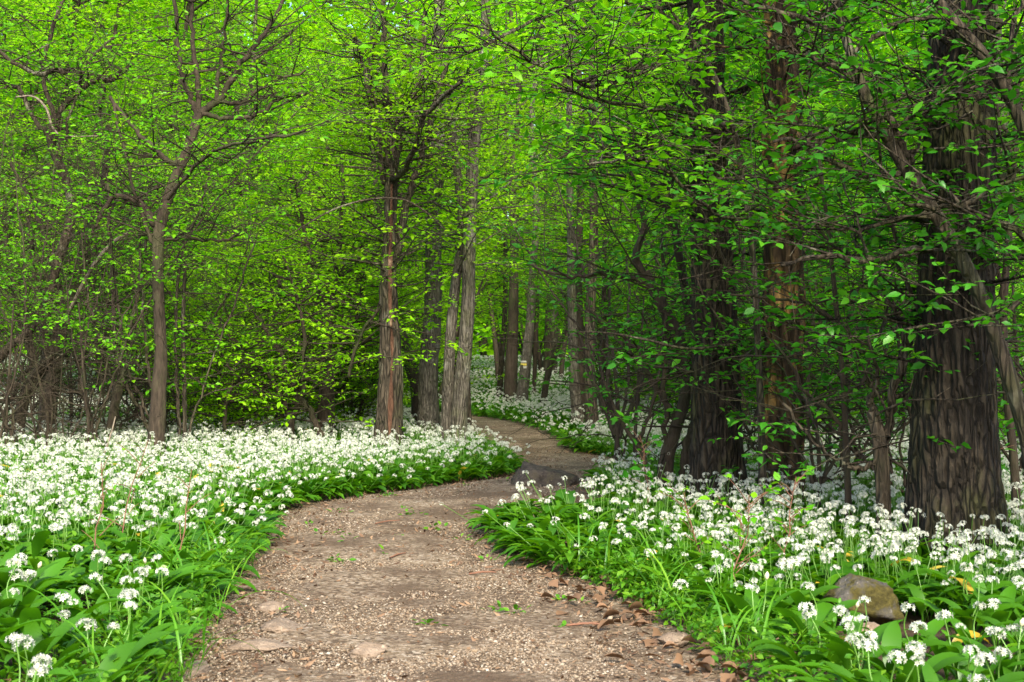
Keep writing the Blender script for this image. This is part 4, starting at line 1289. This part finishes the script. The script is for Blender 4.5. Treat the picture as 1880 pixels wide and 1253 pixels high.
# far-off wood that closes the view
def far_wood():
    rng = np.random.default_rng(55)
    sp = Soup()
    n = 620000
    x = rng.uniform(-36, 36, n)
    y = rng.uniform(48, 62, n)
    z = 22 * rng.random(n) ** 1.0
    c = vnoise(np.stack([x * .35, y * .35, z * .45], -1))
    k = c > .34
    x, y, z = x[k], y[k], z[k]
    m = 70000                                  # thick low growth
    x = np.append(x, rng.uniform(-36, 36, m))
    y = np.append(y, rng.uniform(49, 60, m))
    z = np.append(z, rng.uniform(-.3, 4, m))
    n = len(x)
    pos = np.stack([x, y, z + gz(x, y) + .3], -1)
    ax, ay, az = rot_axes(rng, n, .7)
    s = rng.uniform(.20, .38, n)
    sp.many(LEAF_LO[0] * np.array([1.3, 1, 1]), LEAF_LO[1], pos, ax * s[:, None], ay * s[:, None], az * s[:, None])
    for j in range(70):
        bx, by = rng.uniform(-34, 34), rng.uniform(50, 64)
        z0 = float(gz(bx, by))
        V, f = tube([(bx, by, z0 - .1), (bx + rng.normal(0, .2), by, z0 + 6), (bx + rng.normal(0, .5), by, z0 + 16)], [.2, .16, .07], 8)
        sp.add(V, f, 1)
    o = link("forest", sp.build("forest", [M['lime'], M['dark']], False))
    tag(o, "far-off wall of bright spring woodland closing the view", "forest", kind="stuff")
far_wood()

# ------------------------------------------------------------------ dead wood, rocks, small things
def rod(name, label, cat, pts, rad, m, sides=10, group=None, cap=True):
    if cat == 'dead wood':
        e = Vector((0, 0, H))
        pts = [e + (Vector(p) - e) * DS for p in pts]
        rad = [r * DS for r in rad]
    b = Vector(pts[0])
    C = catmull(np.hstack([np.array([tuple(p) for p in pts]), np.array(rad)[:, None]]), 6)
    C[1:-1, :3] += np.random.default_rng(len(label)).normal(0, rad[0] * .12, (len(C) - 2, 3))
    V, f = tube(C[:, :3], C[:, 3], sides, cap)
    o = link(name, mesh(name, V - np.array(b)[None], f, M[m]))
    o.location = b
    return tag(o, label, cat, group)

d = 12.9
rod("broken_trunk", "splintered grey-brown dead trunk slanting in at the left edge, propped on the crooked tree", "dead wood", [P(-70, 715, d), P(-20, 672, d), P(30, 628, d), P(72, 592, d + .1)], [.045, .044, .04, .016], 'lichen', 12)
rod("dead_branch", "bare grey broken branch hanging aslant between the left trees", "dead wood", [P(118, 590, 13), P(150, 525, 12.9), P(185, 470, 12.8), P(215, 440, 12.8), P(238, 426, 12.8)], [.012, .017, .02, .018, .012], 'deadwood', 8)
rod("dead_twig", "thin pale dead twig standing up from flowers below the fan-branched tree", "dead wood", [P(190, 838, 11.2), P(203, 800, 11.2), P(212, 765, 11.2)], [.009, .007, .004], 'deadwood', 6)
rod("arching_branch", "pale lichened dead branch arching over the leaves in front of the split tree", "dead wood",
    [P(520, 440, 11.6), P(570, 408, 11.6), P(620, 382, 11.7), P(680, 366, 11.8), P(740, 367, 11.9), P(785, 392, 12), P(818, 424, 12.1)], [.003, .006, .007, .008, .008, .007, .004], 'lichen', 8)
rod("fallen_log", "reddish fallen log lying in far flowers behind the left trees", "log", [P(95, 732, 25), P(150, 726, 25), P(230, 726, 25.2), P(330, 733, 25.5)], [.06, .065, .06, .04], 'log', 12)
rod("bent_pale_branch", "crooked whitish dead branch curving among the leaves at the upper left", "dead wood", [P(30, 178, 12.8), P(62, 178, 12.8), P(85, 200, 12.8), P(97, 235, 12.8), P(118, 250, 12.8), P(180, 250, 12.7)], [.005, .009, .011, .010, .008, .004], 'deadwood', 7)
rod("bare_branch", "long bare horizontal branch in front of the ridged tree", "dead wood", [P(1060, 610, 7.6), P(1120, 612, 7.6), P(1190, 625, 7.6), P(1260, 640, 7.6), P(1340, 634, 7.7)], [.003, .005, .007, .008, .006], 'brown', 6)

def rock(name, label, loc, size, m, seed, cat="rock", planes=()):
    n, k = 56, 36
    th = np.linspace(0, 2 * math.pi, n, endpoint=False)
    ph = np.linspace(-math.pi / 2, math.pi / 2, k)
    T_, P_ = np.meshgrid(th, ph)
    D = np.stack([np.cos(P_) * np.cos(T_), np.cos(P_) * np.sin(T_), np.sin(P_)], -1)
    g = np.random.default_rng(seed)
    r = np.ones(D.shape[:2]) * 1.15
    for _ in range(10):                       # flat facets as of a broken stone
        nrm = g.normal(0, 1, 3)
        nrm /= np.linalg.norm(nrm)
        c = D @ nrm
        r = np.minimum(r, np.where(c > .05, g.uniform(.62, .95) / np.maximum(c, .05), 9))
    for nx, ny, nz, dd in planes:
        nrm = np.array((nx, ny, nz), float)
        nrm /= np.linalg.norm(nrm)
        c = D @ nrm
        r = np.minimum(r, np.where(c > .05, dd / np.maximum(c, .05), 9))
    r = r * (1 + .16 * (vnoise(D * 4 + seed) - .5) + .11 * (vnoise(D * 9 + seed) - .5) + .07 * (vnoise(D * 23 + seed) - .5))
    V = (D * r[..., None] * np.array(size)).reshape(-1, 3)
    i = np.arange(k - 1)[:, None] * n
    j = np.arange(n)[None]
    Fq = np.stack([i + j, i + (j + 1) % n, i + n + (j + 1) % n, i + n + j], -1).reshape(-1, 4)
    me = mesh(name, V, [Fq], M[m], False)
    o = link(name, me)
    o.location = loc
    return tag(o, label, cat)
rock("rock", "dark angular boulder at the path edge behind the right flower bed", (0.19, 8.05, .045), (.23, .15, .15), 'rock_dark', 3, planes=((-.9, -.3, .45, .62), (.35, -.1, 1, .42), (-.1, -1, .25, .55), (.2, -.8, .6, .55), (.9, -.5, .1, .75)))
rock("mossy_boulder", "grey boulder with yellow-brown moss among flowers in the lower right corner", (0.985, 3.98, .07), (.112, .08, .082), 'rock_moss', 9, "boulder", planes=((-.55, -.1, .5, .66), (.35, -.1, 1, .62), (-.15, -1, .35, .6), (.5, -.8, .3, .68), (1, 0, .3, .75)))
rock("small_stone", "small pinkish stone under leaves in front of the mossy boulder", (0.93, 3.72, .015), (.05, .04, .035), 'slab', 12, "stone")
for k, (x, y, sx, sy, lab) in enumerate(((-.625, 3.86, .05, .075, "pale flat stone sunk in the path, nearest the bent grass blade"), (-.64, 3.62, .085, .06, "broad brown stone slab sunk in the left path edge"), (-.75, 3.33, .05, .06, "whitish stone at the bottom edge beside the grass"),
                                        (-.36, 3.55, .05, .04, "small worn stone bedded in the gravel near the left edge"), (-.70, 4.15, .04, .04, "little brown stone at the foot of the left grass"), (.42, 3.72, .045, .03, "thin pale stone by dry leaves at the right path edge"))):
    rock("flat_stone", lab, (x, y, .012), (sx, sy, .02), 'slab', 30 + k, "stone")

# fallen brown leaves at the right edge of the path, yellow-green bits
def dry_leaf_mesh(seed):
    g = np.random.default_rng(seed)
    V, f = garlic_leaf(.085, .05, R(g.uniform(0, 25)), R(g.uniform(-50, 10)), 7, g.uniform(.2, .8), .12, g.uniform(-.6, .6))
    V[:, 0] *= 1 + .25 * np.sin(V[:, 1] * 190)
    return mesh("fallen_leaf", V, f, M['dry'])
DRY = [dry_leaf_mesh(s) for s in range(6)]
q = random.Random(9)
n = 0
while n < 130:
    t = q.random()
    y = 3.2 + 1.7 * t ** .8
    xr = float(np.interp(y, Rc[:, 1], Rc[:, 0]))
    x = xr + q.gauss(.0, .10)
    if q.random() < .12:
        x = float(np.interp(y, Lc[:, 1], Lc[:, 0])) + q.gauss(0, .08)
    o = link("fallen_leaf", DRY[q.randrange(6)])
    o.location = (x, y, float(gz(x, y)) + .014 + q.random() * .012)
    o.rotation_euler = (q.gauss(0, .25), q.gauss(0, .25), q.uniform(0, 6.28))
    s = q.uniform(.4, .85)
    o.scale = (s, s, s)
    tag(o, "curled brown fallen leaf lying along the gravel path edge", "fallen leaf", "fallen leaves along the path edge")
    n += 1
for k, (x, y, a, l, lab) in enumerate(((.21, 3.95, .1, .06, "short dark twig on the gravel nearest the dry leaves"), (-.42, 5.25, 1.2, .07, "thin brown twig lying across the middle of the path"), (-.1, 4.85, .4, .05, "little reddish twig on gravel near the right bed"), (-.55, 6.3, .9, .08, "long thin twig on the path in the shaded bend"))):
    c, s_ = math.cos(a) * l, math.sin(a) * l
    z = float(gz(x, y)) + .018
    rod("twig", lab, "twig", [Vector((x - c, y - s_, z)), Vector((x, y + .006, z + .003)), Vector((x + c, y + s_, z))], [.003, .0035, .002], 'weed', 6)

# grass along the left edge and bent blades over the path
def grass():
    rng = np.random.default_rng(8)
    n = 800
    y = 2.0 + 3.4 * rng.random(n) ** 1.1
    xl = np.interp(y, Lc[:, 1], Lc[:, 0])
    x = xl - np.abs(rng.normal(0, .13, n)) + .05
    clump = vnoise(np.stack([x * 9, y * 9, x * 0], -1))
    k = clump > .5
    x, y = x[k], y[k]
    m = 260
    y2 = 3.3 + 1.7 * rng.random(m)
    x2 = np.interp(y2, Rc[:, 1], Rc[:, 0]) + np.abs(rng.normal(0, .1, m)) + .02
    x, y = np.append(x, x2), np.append(y, y2)
    n = len(x)
    az = rng.uniform(0, 6.28, n)
    s = rng.uniform(.5, 1.15, n)
    sp = Soup()
    ti = rng.integers(0, 5, n)
    for b in range(5):
        V, f = garlic_leaf(rng.uniform(.16, .30), rng.uniform(.0045, .007), R(rng.uniform(62, 86)), R(rng.uniform(-60, 30)), 7, .3, .02, rng.uniform(-.8, .8))
        kk = ti == b
        a = az[kk]
        ss = s[kk][:, None]
        ax = np.stack([np.cos(a), np.sin(a), 0 * a], -1)
        ay = np.stack([-np.sin(a), np.cos(a), 0 * a], -1)
        sp.many(V, f, np.stack([x[kk], y[kk], gz(x[kk], y[kk])], -1), ax * ss, ay * ss, np.array([[0, 0, 1.0]]) * ss)
    o = link("grass", sp.build("grass", M['grass'], False))
    tag(o, "fine green grass fringing the path edges", "grass", kind="stuff")
grass()
for k, (x, y, az, L_, lab) in enumerate(((-.80, 3.75, -1.35, .34, "long grass blade bent over the gravel at the left path edge"), (-.78, 3.2, -1.5, .30, "long arching grass blade with yellow tip in the lower left"))):
    V, f = garlic_leaf(L_, .011, R(64), R(-72), 14, .3, .02, .3)
    o = link("grass_blade", mesh("grass_blade", V, f, M['grass']))
    o.location = (x, y, .01)
    o.rotation_euler = (0, 0, az)
    tag(o, lab, "grass blade")

# low herbs: small leafy ground plants that fill the near edges
def herbs():
    rng = np.random.default_rng(18)
    n = 1700
    y = rng.uniform(1.9, 4.9, n)
    left = rng.random(n) < .55
    xl = np.interp(y, Lc[:, 1], Lc[:, 0]) - np.abs(rng.normal(0, .22, n)) + .02
    xr = np.interp(y, Rc[:, 1], Rc[:, 0]) + np.abs(rng.normal(0, .22, n)) - .01
    x = np.where(left, xl, xr)
    keep = left | (y > 3.0)
    x, y = x[keep], y[keep]
    n = len(x)
    w = 50
    yp = rng.uniform(3.4, 8.5, 26)[rng.integers(0, 26, w)] + rng.normal(0, .03, w)
    f = np.modf(np.floor(yp * 9.7) * .618)[0] * .8 + .1
    xp = np.interp(yp, Lc[:, 1], Lc[:, 0]) * (1 - f) + np.interp(yp, Rc[:, 1], Rc[:, 0]) * f + rng.normal(0, .03, w)
    x, y = np.append(x, xp), np.append(y, yp)
    h = np.append(rng.uniform(.02, .14, n), np.full(w, .014))
    n += w
    k = 9
    pos = np.repeat(np.stack([x, y, gz(x, y)], -1), k, 0)
    pos[:, 2] += (h[:, None] * rng.uniform(.3, 1, (n, k))).ravel()
    ax, ay, az = rot_axes(rng, n * k, .5)
    s = rng.uniform(.012, .03, n * k)
    pos += ay * (s * .8)[:, None]
    sp = Soup()
    sp.many(LEAF_HI[0], LEAF_HI[1], pos, ax * s[:, None], ay * s[:, None], az * s[:, None])
    o = link("ground_cover", sp.build("ground_cover", M['grass'], False))
    tag(o, "low small-leaved herbs creeping along both path edges", "ground cover", kind="stuff")
herbs()

def weed(name, label, cat, base, tip, seed, n_side, leaf, m='weed', lm='fresh', r0=.003):
    b = Vector(base)
    T = Tree(seed, b)
    pts = [b + (Vector(tip) - b) * t + Vector((T.r.gauss(0, .008), T.r.gauss(0, .008), 0)) * (1 if 0 < t < 1 else 0) for t in np.linspace(0, 1, 7)]
    so = Soup()
    so.add(*tube(pts, np.linspace(r0, r0 * .4, 7), 6))
    T.trunks.append(so)
    for j in range(n_side):
        t = .3 + .65 * (j + .5) / max(1, n_side)
        a = b + (Vector(tip) - b) * t
        az = T.r.uniform(0, 6.28)
        e = a + Vector((math.cos(az), math.sin(az), T.r.uniform(.3, 1.2))).normalized() * T.r.uniform(.05, .14)
        so = T.limb()
        so.add(*tube([a, (a + e) * .5 + Vector((0, 0, .006)), e], [r0 * .5, r0 * .4, r0 * .25], 4))
        if leaf:
            T.leaves_on(a + (e - a) * .35, e, leaf, .022)
    root = empty(name, b)
    tag(root, label, cat)
    off = np.array(b, dtype=np.float32)
    for v in T.trunks[0].v:
        v -= off
    kid("stem", T.trunks[0].build("stem", M[m]), root)
    for sp in T.limbs:
        for v in sp.v:
            v -= off
        kid("twig", sp.build("twig", M[m]), root)
    if leaf:
        kid("foliage", T.leafmesh(M[lm], 1)[0], root)
for k, (px, py, tx, ty, d, ns, lab) in enumerate(((318, 1005, 352, 862, 4.6, 3, "bare reddish weed stem rising straight, nearest the path edge on the left"), (205, 950, 272, 808, 4.9, 7, "branched dry weed stem with a tuft of new leaves above the left flowers"), (180, 985, 186, 850, 4.5, 7, "forked dry weed stem beside the branched one in the left flowers"))):
    a, b = P(px, py, d), P(tx, ty, d)
    a.z = 0
    weed("weed_stem", lab, "weed", a, b, 200 + k, ns, .022 if k == 1 else 0)
for k, (px, py, d, h, ns, lab) in enumerate(((1340, 1130, 4.2, .34, 16, "bushy light green seedling at the path edge left of the mossy boulder"), (1290, 1080, 4.7, .30, 14, "leafy seedling by the dry leaves at the right path edge"), (1430, 1090, 4.6, .36, 15, "leafy seedling in flowers behind the mossy boulder"),
                                             (1200, 985, 6.3, .4, 12, "sparse seedling in flowers in front of the crooked shrub"), (1745, 950, 5.7, .75, 18, "twiggy seedling with fresh leaves before the massive trunk"), (1830, 960, 5.5, .65, 16, "leafy seedling at the right foot of the massive trunk"), (1350, 905, 7.5, .75, 22, "leafy seedling at the foot of the ridged tree"), (1470, 920, 7.0, .6, 18, "leafy seedling before the rotten ochre trunk"))):
    a = P(px, py, d)
    a.z = 0
    weed("seedling", lab, "seedling", a, a + Vector((.06 * (-1) ** k, .02, h)), 230 + k, ns, .032 if d < 5 else .045, 'weed', 'fresh' if d < 5 else 'deep', .003)

print("objects", len(bpy.data.objects))
